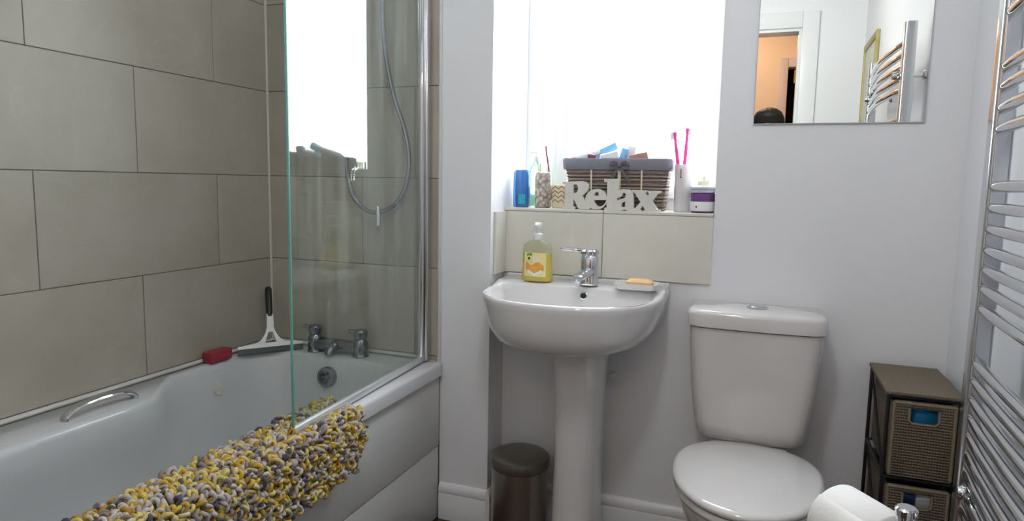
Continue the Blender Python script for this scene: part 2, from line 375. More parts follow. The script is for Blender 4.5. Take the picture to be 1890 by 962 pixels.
# hall outside the door
hl = MB(); HY = -1.55
hl.box(XL-.12, .12, HY-.1, HY, 0, H); hl.box(.70, 1.2, HY-.1, HY, 0, H); hl.box(.12, .70, HY-.1, HY, 2.10, H)
struct(hl.build('wall_hall', 'peach_paint', smooth=0), 'peach painted wall of the hall beyond the door')
struct(MB().box(XR+.1, XR+.2, HY, YB-.12, 0, H).build('wall_hall_side', 'peach_paint', smooth=0), 'side wall of the hall')
struct(MB().box(XL-.2, XL-.1, HY, YB-.12, 0, H).build('wall_hall_end', 'peach_paint', smooth=0), 'end wall of the hall')
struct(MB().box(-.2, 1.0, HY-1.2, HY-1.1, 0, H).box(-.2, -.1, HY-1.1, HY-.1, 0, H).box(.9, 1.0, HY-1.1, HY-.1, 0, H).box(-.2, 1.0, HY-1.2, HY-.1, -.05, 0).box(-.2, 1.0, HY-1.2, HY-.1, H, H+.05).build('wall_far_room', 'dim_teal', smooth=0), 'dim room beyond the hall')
d2 = MB(); d2.bbox(.065, .125, HY, HY+.02, 0, 2.17, .004); d2.bbox(.125, .60, HY, HY+.02, 2.10, 2.17, .004)
struct(d2.build('door_2', 'trim_warm_lit'), 'white frame of the dark doorway across the hall')
# skirting boards
def skirt(name, p0, p1, nrm, h=.128, label=None):
    prof = [(0, 0), (.015, 0), (.015, h*.70), (.013, h*.735), (.015, h*.77), (.0135, h*.90), (.008, h*.975), (.003, h), (0, h)]
    p0, p1, nrm = Vector(p0), Vector(p1), Vector(nrm)
    o = MB().loft([[p+nrm*a+Vector((0, 0, b)) for a, b in prof] for p in (p0, p1)]).build(name, 'gloss_paint', smooth=30)
    return struct(o, label)
skirt('baseboard_boxing', (XB0+.004, YP+.004, 0), (XB1, YP+.004, 0), (0, -1, 0), label='white skirting on the boxed-in wall')
skirt('baseboard_boxing_return', (XB1, YP-.011, 0), (XB1, YW, 0), (1, 0, 0), label='white skirting on the boxing return')
skirt('baseboard_window', (XB1, YW, 0), (XR, YW, 0), (0, -1, 0), label='white skirting below the window wall')
skirt('baseboard_right', (XR, YW, 0), (XR, YB, 0), (-1, 0, 0), label='white skirting on the radiator wall')
skirt('baseboard_back', (DX1+aw, YB, 0), (XR, YB, 0), (0, 1, 0), label='white skirting beside the doorway')
# silicone beads
RZ = .557
struct(MB().tube([(XL+.003, .3, RZ+.008), (XL+.003, YP-.004, RZ+.008)], .006, 8).build('trim_1', 'silicone'), 'pale sealant bead along the bath edge on the side wall')
struct(MB().tube([(XL+.002, YP-.002, RZ+.008), (XL+.002, YP-.002, H)], .0045, 8).build('trim_2', 'silicone'), 'pale sealant bead in the tiled corner')
struct(MB().tube([(XL, YP-.003, RZ+.008), (XB0-.08, YP-.003, RZ+.008)], .006, 8).build('trim_3', 'silicone'), 'pale sealant bead along the tap end')
struct(MB().tube([(XB0-.001, YP-.001, RZ-.02), (XB0-.001, YP-.001, H)], .006, 8).build('trim_4', 'silicone'), 'pale edge strip between tiles and boxed-in wall')
# window
win = struct(MB().box(XB1, XW1, YWIN+.01, YWIN+.06, ZS, ZS+.05).box(XB1, XW1, YWIN+.01, YWIN+.06, ZWT-.05, ZWT)
             .box(XB1, XB1+.03, YWIN+.01, YWIN+.06, ZS+.05, ZWT-.05).box(XW1-.04, XW1, YWIN+.01, YWIN+.06, ZS+.05, ZWT-.05).build('window_1', 'upvc', smooth=0), 'white window frame with two panes')
MB().bbox(-.735, -.70, YWIN, YWIN+.06, ZS+.05, ZWT-.05, .004).build('mullion', 'upvc', win)
sa = MB(); a0, a1, b0, b1, sw = -.70, XW1-.04, ZS+.05, ZWT-.05, .042
sa.bbox(a0, a0+sw, YWIN-.008, YWIN+.05, b0, b1, .004); sa.bbox(a1-.02, a1, YWIN-.008, YWIN+.05, b0, b1, .004)
sa.bbox(a0+sw, a1-.02, YWIN-.008, YWIN+.05, b0, b0+sw, .004); sa.bbox(a0+sw, a1-.02, YWIN-.008, YWIN+.05, b1-sw, b1, .004)
sa.build('sash', 'upvc', win)
MB().box(a0+.03, a1-.01, YWIN+.02, YWIN+.026, b0+.03, b1-.03).build('pane', 'window_glass', win, smooth=0)
MB().box(XB1+.025, -.73, YWIN+.03, YWIN+.036, b0-.01, b1+.01).build('pane', 'window_glass', win, smooth=0)
sill = [(XB1+.0005, -.479), (-.479, XW1-.0005)]
for a, b in sill: MB().bbox(a+.001, b-.001, YW-.010, YWIN+.01, ZS, ZS+.010, .0015, 1).build('sill_tile', 'tile_pale', win, smooth=0)
SZ = ZS+.010

# ------------------------------------------------------------------ ceiling lamp and hall lamp
def dome_lamp(loc, r, glow, label, lname, power, col):
    t = thing('ceiling_lamp', label, 'lamp', (loc[0], loc[1], H-.09))
    MB().lathe(loc[0], loc[1], [(r*.9, H-.028), (r, H-.024), (r, H-.004), (r*.97, H-.0005)]).build('base', 'chrome_soft', t)
    MB().lathe(loc[0], loc[1], [(.01, H-.09), (r*.4, H-.086), (r*.7, H-.07), (r*.86, H-.045), (r*.9, H-.0285)]).build('diffuser', glow, t)
    l = bpy.data.lights.new(lname, 'POINT'); l.energy = power; l.color = col; l.shadow_soft_size = .07
    o = bpy.data.objects.new(lname, l); COL.objects.link(o); o.location = (loc[0], loc[1], H-.17)
dome_lamp((-.25, .75), .13, 'lamp_glow', 'round white flush ceiling lamp in the bathroom', 'bathroom_bulb', 10, (.96, .98, 1))
dome_lamp((-.2, -1.0), .13, 'hall_glow', 'round warm ceiling lamp in the hall', 'hall_bulb', 8, (1, .84, .68))

# ------------------------------------------------------------------ bathtub
def rrect(x0, x1, y0, y1, r, z, nc=8, ns=14):
    pts = []
    cs = [(x1-r, y1-r, 0), (x0+r, y1-r, 1), (x0+r, y0+r, 2), (x1-r, y0+r, 3)]
    for i, (cx, cy, q) in enumerate(cs):
        arc = [(cx+r*math.cos(PI/2*(q+k/nc)), cy+r*math.sin(PI/2*(q+k/nc))) for k in range(nc+1)]
        pts += arc
        nx, ny, nq = cs[(i+1) % 4]
        e = (nx+r*math.cos(PI/2*(q+1)), ny+r*math.sin(PI/2*(q+1)))
        s = arc[-1]
        pts += [(s[0]+(e[0]-s[0])*k/ns, s[1]+(e[1]-s[1])*k/ns) for k in range(1, ns)]
    return [(a, b, z) for a, b in pts]
BX0, BX1, BY0, BY1 = XL+.001, -.985, .30, YP-.001
tub = thing('bathtub', 'white acrylic bathtub with tiled surround and white side panel', 'bathtub', ((BX0+BX1)/2, 1.15, 0))
def inner(ins, z, k, r=.13):
    out = []
    for x, y, zz in rrect(-1.655+ins, -1.06-ins*.8, .42+ins*1.6, 1.895-ins*.75, max(.05, r-ins*.2), z):
        g = (1-ss(1.33, 1.50, y))*ss(.5, .8, y)*(1-ss(-1.5, -1.2, x))
        out.append((x+.115*g*k, y, zz-.008*0))
    return out
rings = [rrect(BX0+.012, BX1-.012, BY0+.01, BY1, .012, RZ-.05), rrect(BX0, BX1, BY0, BY1, .012, RZ-.045), rrect(BX0, BX1, BY0, BY1, .012, RZ-.010),
         rrect(BX0+.002, BX1-.003, BY0+.003, BY1-.001, .012, RZ-.003), rrect(BX0+.006, BX1-.010, BY0+.01, BY1-.002, .012, RZ),
         inner(-.008, RZ, 1), inner(-.002, RZ-.002, 1), inner(.004, RZ-.008, 1), inner(.010, RZ-.02, .97), inner(.022, RZ-.07, .88), inner(.034, RZ-.14, .6), inner(.050, RZ-.22, .35),
         inner(.068, RZ-.30, .2), inner(.085, RZ-.345, .1), inner(.115, RZ-.375, 0), inner(.16, RZ-.388, 0), inner(.21, RZ-.392, 0)]
MB().loft(rings, cap0=False).build('tub_shell', 'acrylic', tub, smooth=60)
pn = MB().bbox(-1.012, -.998, BY0+.01, BY1-.003, .262, RZ-.046, .003).build('side_panel', 'panel', tub)
MB().bbox(-1.014, -1.0, BY0+.01, BY1-.003, .004, .259, .003).build('lower_panel', 'panel', tub)
# grip handle
hp = [(-1.585, 1.115, RZ-.004), (-1.585, 1.12, RZ+.012), (-1.585, 1.15, RZ+.026), (-1.585, 1.215, RZ+.032), (-1.585, 1.28, RZ+.026), (-1.585, 1.31, RZ+.012), (-1.585, 1.315, RZ-.004)]
hpath = smoothpath(hp, 6)
rg = []
for i, p in enumerate(hpath):
    tdir = (hpath[min(i+1, len(hpath)-1)]-hpath[max(i-1, 0)]).normalized(); nn = Vector((1, 0, 0)).cross(tdir)
    rg.append([p+Vector((1, 0, 0))*.0135*math.cos(2*PI*k/12)+nn*.007*math.sin(2*PI*k/12) for k in range(12)])
MB().loft(rg).build('grip_handle', 'chrome', tub)
# overflow on the end wall
def face_disc(cx, cy, cz, r, dirv, prof, n=28):
    """lathe of prof (radius, offset) along dirv"""
    dv = Vector(dirv).normalized(); a = dv.orthogonal().normalized(); b = dv.cross(a); c = Vector((cx, cy, cz))
    return [[c+dv*h+(a*math.cos(2*PI*k/n)+b*math.sin(2*PI*k/n))*q for k in range(n)] for q, h in prof]
OV = (-1.362, 1.874, .492)
ovd = (0, -1, .10)
ov = MB().loft(face_disc(*OV, .03, ovd, [(.036, -.012), (.036, .006), (.033, .011), (.023, .012), (.022, .006), (.001, .006)])).build('overflow', 'chrome_dark', tub)
g = MB()
for k in range(5):
    a = 2*PI*k/5
    g.loft(face_disc(OV[0]+.0135*math.cos(a), OV[1]-.0068, OV[2]+.0135*math.sin(a), .006, ovd, [(.0055, -.001), (.0055, .0008)], 10))
g.build('overflow_holes', 'dark_hole', ov)
MB().loft(face_disc(-1.362, 1.70, RZ-.391, .03, (0, 0, 1), [(.036, -.002), (.036, .003), (.03, .005), (.001, .004)])).build('drain_waste', 'chrome', tub)
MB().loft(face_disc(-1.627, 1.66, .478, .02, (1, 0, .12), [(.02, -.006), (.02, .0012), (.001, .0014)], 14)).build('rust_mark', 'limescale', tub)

# bath mixer tap
tap = thing('bath_mixer_tap', 'chrome bath filler tap with two lever handles on the bath rim', 'tap', (-1.365, 1.945, RZ))
tb = MB()
TY = 1.942
tb.tube([(-1.465, TY, RZ+.030), (-1.265, TY, RZ+.030)], .023, 18)
tb.build('body', 'chrome_dark', tap)
for sx in (-1.458, -1.272):
    MB().lathe(sx, TY, [(.027, RZ+.0005), (.028, RZ+.004), (.025, RZ+.01), (.026, RZ+.03), (.025, RZ+.052), (.019, RZ+.062)], 24).build('pillar', 'chrome_dark', tap)
    hd = MB().lathe(sx, TY, [(.018, RZ+.062), (.021, RZ+.066), (.024, RZ+.078), (.025, RZ+.088), (.020, RZ+.094), (.002, RZ+.097)], 24)
    hd.obox((sx-.020, TY-.010, RZ+.088), (.018, .011, .006), (0, .1, .3), .003)
    hd.build('lever_handle', 'chrome_dark', tap)
MB().tube(smoothpath([(-1.365, TY, RZ+.036), (-1.365, TY-.025, RZ+.030), (-1.365, TY-.045, RZ+.022), (-1.365, TY-.050, RZ+.008)], 5), [.018]*6+[.015]*10, 14).build('spout', 'chrome_dark', tap)

# ------------------------------------------------------------------ glass bath screen
GX0, GY0, GX1, GY1 = -1.044, YP-.012, -1.004, 1.248
scr = thing('bath_screen', 'frameless clear glass bath screen with chrome wall profile and bottom seal', 'shower screen', (GX0, GY0, RZ+.012))
gd = Vector((GX1-GX0, GY1-GY0, 0)); gl = gd.length; gd.normalize(); gn = Vector((gd.y, -gd.x, 0))
def gbox(s0, s1, n0, n1, z0, z1, b=.0015):
    o = Vector((GX0, GY0, 0)); m = MB()
    t = MB().bbox(s0, s1, n0, n1, z0, z1, b)
    return m.add([o+gd*p[0]+gn*p[1]+Vector((0, 0, p[2])) for p in t.v], t.f)
GB = RZ+.018
o = Vector((GX0, GY0, 0))
q = [o+gd*a+gn*b for a, b in ((.02, -.003), (gl-.004, -.003), (gl-.004, .003), (.02, .003))]
MB().loft([[p+Vector((0, 0, GB)) for p in q], [p+Vector((0, 0, 1.98)) for p in q]]).build('glass_pane', 'screen_glass', scr, smooth=0)
gbox(gl-.0035, gl+.001, -.003, .003, GB, 1.98, .001).build('glass_edge', 'teal_edge', scr)
gbox(.0, .028, -.015, .015, RZ+.004, 1.99, .005).build('wall_profile', 'chrome_soft', scr)
gbox(.031, .052, -.009, .009, RZ+.006, 1.985, .004).build('hinge_profile', 'chrome', scr)
gbox(.035, gl+.002, -.008, .008, RZ+.006, GB+.007, .003).build('bottom_seal', 'seal_silver', scr)

# ------------------------------------------------------------------ shower hose on the tap wall
hs = thing('shower_hose', 'chrome shower hose hanging in a loop on the tiled tap wall', 'shower', (-1.22, 1.965, 1.7))
hy = YP-.032
path = smoothpath([(-1.34, hy, 1.78), (-1.345, hy, 1.45), (-1.343, hy, 1.25), (-1.325, hy, 1.13), (-1.285, hy, 1.075), (-1.23, hy-.004, 1.055), (-1.165, hy, 1.075), (-1.115, hy, 1.135), (-1.098, hy, 1.23), (-1.115, hy, 1.33), (-1.155, hy, 1.44), (-1.19, hy, 1.60), (-1.20, hy, 1.80)], 12)
MB().tube(path, [.0072+.0009*(i % 2) for i in range(len(path))], 10).build('hose', 'chrome_dark', hs)
MB().tube([(-1.216, hy-.002, 1.075), (-1.214, hy-.004, 1.05), (-1.212, hy-.006, 1.01)], [.008, .010, .010], 12).build('retaining_ring', 'chrome_soft', hs)
MB().loft(face_disc(-1.34, YP-.001, 1.785, .02, (0, -1, 0), [(.028, 0), (.028, .008), (.016, .012), (.014, .04), (.001, .042)])).build('wall_elbow', 'chrome', hs)
MB().loft(face_disc(-1.20, YP-.001, 1.88, .02, (0, -1, 0), [(.024, 0), (.024, .008), (.014, .012), (.014, .05), (.001, .052)])).build('wall_bracket', 'chrome', hs)
MB().tube([(-1.20, hy, 1.80), (-1.20, hy-.03, 1.92), (-1.20, hy-.07, 2.02)], [.011, .013, .014], 14).loft(face_disc(-1.20, hy-.085, 2.035, .05, (0, -.9, -.45), [(.015, -.03), (.05, -.008), (.055, .006), (.05, .012), (.001, .012)])).build('handset', 'chrome', hs)

# ------------------------------------------------------------------ squeegee and sponge on the bath rim
sq = thing('squeegee', 'white shower squeegee with black grip leaning in the bath corner', 'squeegee', (-1.62, 1.93, RZ))
# blade line from A to B on the rim, handle leaning back to the corner
A, B = Vector((-1.652, 1.775, RZ+.012)), Vector((-1.515, 1.945, RZ+.012))
ax = (B-A).normalized(); mid = (A+B)/2; top = Vector((-1.672, 1.955, .80)); upv = (top-(mid)).normalized(); nv = ax.cross(upv).normalized()
def sqp(u, v, n): return mid+ax*u+upv*v+nv*n
def plate(pts, n0, n1): return [[sqp(u, v, n0) for u, v in pts], [sqp(u, v, n1) for u, v in pts]]
hw = (B-A).length/2
MB().loft(plate([(-hw, -.010), (hw, -.010), (hw, .008), (-hw, .008)], -.004, .004)).build('rubber_blade', 'black_plastic', sq)
hdm = MB().loft(plate([(-hw, .008), (hw, .008), (hw, .018), (.05, .024), (-.05, .024), (-hw, .018)], -.006, .006))
hdm.loft(plate([(-.050, .022), (-.020, .022), (-.006, .066), (-.010, .088), (-.016, .062), (-.030, .038)], -.006, .006))
hdm.loft(plate([(.050, .022), (.030, .038), (.016, .062), (.010, .088), (.006, .066), (.020, .022)], -.006, .006))
hdm.loft(plate([(-.012, .062), (.012, .062), (.010, .13), (-.010, .13)], -.0065, .0065)); hdm.build('head', 'white_plastic', sq)
MB().tube([sqp(0, v, 0) for v in (.12, .13, .18, .225, .232)], [.009, .011, .012, .012, .008], 12).build('grip', 'black_plastic', sq)
sp = MB().obox((-1.667, 1.70, RZ+.0205), (.02, .045, .018), (0, 0, -.03), .004).build('sponge', 'red_sponge')
tag(sp, 'red scouring sponge lying on the bath rim by the tiles', 'sponge')

# ------------------------------------------------------------------ bath mat draped over the bath edge
mat = thing('bath_mat', 'shaggy yellow, grey and cream yarn bath mat draped over the bath edge', 'bath mat', (-1.02, .95, RZ))
# cross-section, arc-length parametrised, from inside the tub over the rim to the outside
prof = smoothpath([(-1.098, .42), (-1.086, .50), (-1.075, .550), (-1.06, .5580), (-1.02, .5582), (-.985, .557), (-.968, .542), (-.966, .50), (-.968, .412)], 8)
cum = [0]
for a, b in zip(prof, prof[1:]): cum.append(cum[-1]+(b-a).length)
PL = cum[-1]
def pat(s):
    s = max(0, min(PL, s))
    for i in range(len(cum)-1):
        if s <= cum[i+1]:
            k = (s-cum[i])/(cum[i+1]-cum[i]); d = (prof[i+1]-prof[i]).normalized(); return prof[i].lerp(prof[i+1], k), Vector((-d.y, d.x)), d
MY0, MY1 = .45, 1.462
def my1(s):   # rounded far corner of the hanging side
    return MY1-.035*ss(PL-.07, PL, s)
bk = MB(); NS, NY = 40, 12; vv = []; ff = []
for side in (0, 1):
    for i in range(NS+1):
        p, n_, d_ = pat(PL*i/NS)
        for j in range(NY+1):
            y = MY0+(my1(PL*i/NS)-.006-MY0)*j/NY; q = p+n_*(.004*side); vv.append((q.x, y, q.y))
o1 = (NS+1)*(NY+1)
for i in range(NS):
    for j in range(NY):
        a = i*(NY+1)+j; ff += [(a, a+1, a+NY+2, a+NY+1), (o1+a, o1+a+NY+1, o1+a+NY+2, o1+a+1)]
for i in range(NS):
    for j in (0, NY): a = i*(NY+1)+j; ff.append((a, a+NY+1, o1+a+NY+1, o1+a))
for j in range(NY):
    for i in (0, NS): a = i*(NY+1)+j; ff.append((a, a+1, o1+a+1, o1+a))
bk.add(vv, ff).build('backing', 'fabric_grey', mat)
pile = MB(); rnd = random.Random(3)
s = .0
step = .0092
while s < PL:
    y = MY0+rnd.uniform(0, step)
    while y < my1(s):
        p, n2, d2 = pat(min(PL, s+rnd.uniform(-.004, .004)))
        N = Vector((n2.x, 0, n2.y)); T = Vector((d2.x, 0, d2.y)); Yv = Vector((0, 1, 0))
        base = Vector((p.x, y+rnd.uniform(-.004, .004), p.y))+N*.003
        a = rnd.uniform(0, 2*PI); U = T*math.cos(a)+Yv*math.sin(a)
        ln = rnd.uniform(.006, .0098); hh = rnd.uniform(.011, .023); lean = (T*rnd.uniform(-1, 1)+Yv*rnd.uniform(-1, 1))*.010
        gxl = GX0+(GX1-GX0)*(GY0-y)/(GY0-GY1); under = y > 1.235 and abs(p.x-gxl) < .016 and p.y > .55
        outer = y > 1.05 and p.x >= gxl
        r = rnd.uniform(.0036, .0049)
        pts = [base-U*ln*.6, base-U*ln+N*hh*.55+lean*.5, base-U*ln*.3+N*hh+lean, base+U*ln*.6+N*hh*.95+lean, base+U*ln+N*hh*.45+lean*.5, base+U*ln*.5]
        if under: pts = [Vector((q.x, q.y, min(q.z, RZ+.0055))) for q in pts]; r = .003
        elif outer: pts = [Vector((q.x, q.y, min(q.z, RZ+.006+.30*max(0, q.x-gxl)+.03*(1-ss(1.05, 1.15, y))))) for q in pts]
        pile.tube(smoothpath(pts, 2), r, 6)
        y += step*rnd.uniform(.8, 1.25)
    s += step*.95
po = pile.build('yarn_pile', 'yarn', mat, smooth=80); po['kind'] = 'stuff'

# ------------------------------------------------------------------ wash basin
BC, BA, BZ = -.531, .272, .838
bas = thing('wash_basin', 'white ceramic wash basin on a full pedestal under the window', 'basin', (BC, 1.93, 0))
YBK = YW-.0105
def dring(a, yb, yf, z, e=2.5, n=40, nb=12, cx=BC, straight=.10):
    """D outline: straight back at yb, superelliptic front to yf"""
    ym = yb-straight*(yb-yf)/.43; b = ym-yf; pts = []
    for k in range(n+1):
        t = PI*k/n; c, s_ = math.cos(t), math.sin(t)
        pts.append((cx+a*math.copysign(abs(c)**(2/e), c), ym-b*abs(s_)**(2/e), z))
    for k in range(nb+1): pts.append((cx-a+2*a*k/nb, yb, z))
    return pts
def zt(r, back): return r
YF = 1.688
R = [dring(.03, 1.99, 1.86, .676, 2.5), dring(.12, 2.08, 1.80, .677, 2.5), dring(.188, 2.11, 1.75, .685, 2.5), dring(.230, YBK, 1.719, .706, 2.5), dring(.252, YBK, 1.702, .742, 2.5), dring(.264, YBK, 1.694, .785, 2.5), dring(.2695, YBK, 1.690, .815), dring(BA, YBK, YF, BZ-.010), dring(BA-.002, YBK, YF+.002, BZ-.003), dring(BA-.008, YBK-.002, YF+.008, BZ),
     dring(BA-.018, YBK-.115, YF+.018, BZ), dring(BA-.025, YBK-.120, YF+.025, BZ-.004), dring(BA-.034, YBK-.126, YF+.034, BZ-.020), dring(BA-.055, YBK-.138, YF+.055, BZ-.06), dring(BA-.09, YBK-.155, YF+.09, BZ-.10), dring(BA-.15, YBK-.18, YF+.13, BZ-.125), dring(.04, YBK-.21, YF+.17, BZ-.132)]
# raise the back deck slightly
def deck(r):
    return [(x, y, z+.012*ss(YBK-.13, YBK-.10, y) if z > BZ-.03 else z) for x, y, z in r]
R = [deck(r) if i >= 7 else r for i, r in enumerate(R)]
MB().loft(R).build('bowl', 'ceramic', bas, smooth=70)
MB().bbox(BC-BA+.002, BC+BA-.002, YBK-.006, YBK+.001, BZ+.008, BZ+.022, .002).build('upstand', 'ceramic', bas)
ovb = MB().loft(face_disc(-.503, YBK-.1245, BZ-.019, .01, (0, -1, .35), [(.0125, -.003), (.0125, .003), (.0095, .004), (.0088, .001), (.001, .001)], 24)).build('overflow_ring', 'chrome', bas)
MB().loft(face_disc(-.503, YBK-.1265, BZ-.0185, .01, (0, -1, .35), [(.0085, -.001), (.0085, .001), (.001, .001)], 20)).build('overflow_hole', 'dark_hole', ovb)
def pring(hw, yf, yb, z, n=28):
    pts = []
    for k in range(n+1):
        t = PI*k/n; pts.append((-.498+hw*math.copysign(abs(math.cos(t))**.75, math.cos(t)), yf+(yb-yf)*(1-abs(math.sin(t))**.8)*.75, z))
    return pts+[(-.498-hw*.97, yb, z), (-.498+hw*.97, yb, z)]
MB().loft([pring(.088, 1.865, 2.02, 0), pring(.086, 1.868, 2.02, .02), pring(.074, 1.875, 2.0, .12), pring(.070, 1.876, 2.0, .3), pring(.072, 1.872, 2.0, .5), pring(.078, 1.865, 2.01, .62), pring(.083, 1.858, 2.02, .69)]).build('pedestal', 'ceramic', bas, smooth=60)
# pipe stub on the wall behind
tag(MB().tube([(-.425, YW-.001, .545), (-.425, YW-.03, .545)], .009, 12).loft(face_disc(-.425, YW-.03, .545, .01, (0, -1, 0), [(.012, 0), (.012, .012), (.004, .014)], 12)).build('pipe_stub', 'white_plastic'), 'small capped pipe end on the wall beside the basin pedestal', 'pipe')

# basin mono tap
DZK = BZ+.012
bt = thing('basin_tap', 'chrome lever mixer tap on the basin deck', 'tap', (-.497, 1.985, DZK))
tx, ty = -.497, 2.035
def otr(a, b, z, n=24, dy=0): return [(tx+a*math.copysign(abs(math.cos(2*PI*k/n))**.8, math.cos(2*PI*k/n)), ty+dy+b*math.copysign(abs(math.sin(2*PI*k/n))**.8, math.sin(2*PI*k/n)), z) for k in range(n)]
MB().loft([otr(.029, .026, DZK+.0005), otr(.030, .027, DZK+.006), otr(.027, .025, DZK+.012), otr(.027, .025, DZK+.06), otr(.028, .026, DZK+.085), otr(.024, .022, DZK+.092)]).build('body', 'chrome', bt)
MB().loft([[(tx+a*math.copysign(abs(math.cos(2*PI*k/16))**.7, math.cos(2*PI*k/16))+dx, y, z+c*math.copysign(abs(math.sin(2*PI*k/16))**.7, math.sin(2*PI*k/16))) for k in range(16)] for a, c, y, z, dx in ((.020, .014, ty-.01, DZK+.042, 0), (.018, .012, ty-.05, DZK+.040, -.004), (.017, .010, ty-.095, DZK+.034, -.010), (.015, .009, ty-.105, DZK+.031, -.012))]).build('spout', 'chrome', bt)
MB().loft(face_disc(tx-.012, ty-.094, DZK+.026, .01, (0, .1, -1), [(.0115, -.004), (.0115, .008), (.008, .009), (.001, .007)], 16)).build('aerator', 'chrome_soft', bt)
lv = MB().loft([otr(.024, .022, DZK+.092), otr(.029, .027, DZK+.097), otr(.029, .027, DZK+.106), otr(.024, .022, DZK+.111), otr(.002, .002, DZK+.112)])
lv.obox((tx-.047, ty-.006, DZK+.108), (.045, .011, .0055), (0, .06, .16), .004)
lv.build('lever', 'chrome', bt)

# hand soap bottle
hsb = thing('soap_bottle', 'yellow liquid hand soap pump bottle standing on the basin', 'soap dispenser', (-.672, 2.045, DZK))
sx_, sy_ = -.672, 2.045
def ell(a, b, z, cx=sx_, cy=sy_, n=32, e=.85): return [(cx+a*math.copysign(abs(math.cos(2*PI*k/n))**e, math.cos(2*PI*k/n)), cy+b*math.copysign(abs(math.sin(2*PI*k/n))**e, math.sin(2*PI*k/n)), z) for k in range(n)]
z0 = DZK+.0005
MB().loft([ell(.045, .024, z0), ell(.050, .027, z0+.004), ell(.051, .028, z0+.02), ell(.047, .026, z0+.05), ell(.048, .026, z0+.075), ell(.048, .026, z0+.088)]).build('liquid', 'soap_liquid', hsb)
MB().loft([ell(.048, .026, z0+.0885), ell(.047, .026, z0+.105), ell(.043, .024, z0+.118), ell(.030, .020, z0+.127), ell(.015, .015, z0+.132), ell(.013, .013, z0+.136)]).build('shoulder', 'clear_plastic', hsb)
def lblpatch(name, mat, pts, parent, off):
    """patch wrapped on the bottle front: pts (x offset, z) polygon, extruded a hair"""
    def fy(xo): return sy_-.0265*max(0, 1-(abs(xo)/.0495)**2.6)**(1/2.6)
    return MB().loft([[(sx_+a, fy(a)-off, z0+b) for a, b in pts], [(sx_+a, fy(a)-off+.0006, z0+b) for a, b in pts]]).build(name, mat, parent, smooth=60)
# curved label strip
lb = MB(); xs = [-.036+.072*k/12 for k in range(13)]
def fy(xo): return sy_-.0268*max(0, 1-(abs(xo)/.0500)**2.4)**(1/2.4)
lb.loft([[(sx_+a, fy(a)-.0012, z0+.016) for a in xs]+[(sx_+a, fy(a)+.001, z0+.016) for a in xs[::-1]], [(sx_+a, fy(a)-.0012, z0+.092) for a in xs]+[(sx_+a, fy(a)+.001, z0+.092) for a in xs[::-1]]])
lb = lb.build('label', 'label_yellow', hsb, smooth=60)
def strip(name, mat, zlo, zhi, x0, x1, off):
    xs = [x0+(x1-x0)*k/12 for k in range(13)]
    lo = [(sx_+a, fy(a)-off, z0+zlo(a)) for a in xs]; hi = [(sx_+a, fy(a)-off, z0+zhi(a)) for a in xs]
    lo2 = [(x, y+.0008, z) for x, y, z in lo]; hi2 = [(x, y+.0008, z) for x, y, z in hi]
    MB().loft([lo, hi, hi2, lo2, lo], False, False, closed=False).build(name, mat, lb, smooth=60)
strip('fruit_print', 'label_orange', lambda a: .036-.010*(1-(a/.03)**2), lambda a: .058+.006*math.sin(a*150), -.03, .03, .0022)
strip('white_chevron', 'label_white', lambda a: .016+.55*abs(a), lambda a: .026+.55*abs(a), -.024, .024, .0030)
strip('cream_disc', 'cream_card', lambda a: .072-math.sqrt(max(0, .011**2-(a-.004)**2)), lambda a: .072+math.sqrt(max(0, .011**2-(a-.004)**2)), -.007, .015, .0024)
strip('leaf_print', 'leaf_ink', lambda a: .084-.3*abs(a+.018), lambda a: .089+.2*(a+.018), -.027, -.009, .0024)
strip('bee_print', 'dark_ink', lambda a: .070, lambda a: .077, -.022, -.016, .0024)
pu = MB().lathe(sx_, sy_, [(.015, z0+.133), (.0165, z0+.137), (.0165, z0+.150), (.012, z0+.153), (.0055, z0+.154), (.005, z0+.168), (.008, z0+.169)], 20)
pu.build('collar', 'white_plastic', hsb)
MB().lathe(sx_, sy_, [(.008, z0+.167), (.011, z0+.169), (.013, z0+.182), (.012, z0+.187), (.002, z0+.188)], 20).obox((sx_+.004, sy_-.022, z0+.181), (.006, .02, .005), (.12, 0, .2), .002).build('pump_head', 'white_plastic', hsb)

# soap dish and soap
sd = thing('soap_dish', 'white rectangular soap dish on the basin deck', 'soap dish', (-.343, 2.03, DZK))
def rr3(cx, cy, hx, hy_, r, z): return [(a, b, c) for a, b, c in rrect(cx-hx, cx+hx, cy-hy_, cy+hy_, r, z, 5, 3)]
SDX, SDY = -.343, 2.012
MB().loft([rr3(SDX, SDY, .054, .036, .012, DZK+.001), rr3(SDX, SDY, .060, .041, .014, DZK+.004), rr3(SDX, SDY, .064, .045, .015, DZK+.020), rr3(SDX, SDY, .061, .042, .014, DZK+.020), rr3(SDX, SDY, .056, .037, .012, DZK+.008)]).build('tray', 'ceramic', sd)
tag(MB().loft([rr3(SDX+.008, SDY, .034, .022, .014, DZK+.0085), rr3(SDX+.008, SDY, .040, .027, .016, DZK+.014), rr3(SDX+.008, SDY, .040, .027, .016, DZK+.024), rr3(SDX+.008, SDY, .032, .020, .014, DZK+.031)]).build('soap_bar', 'soap'), 'pale orange bar of soap in the white dish', 'soap')

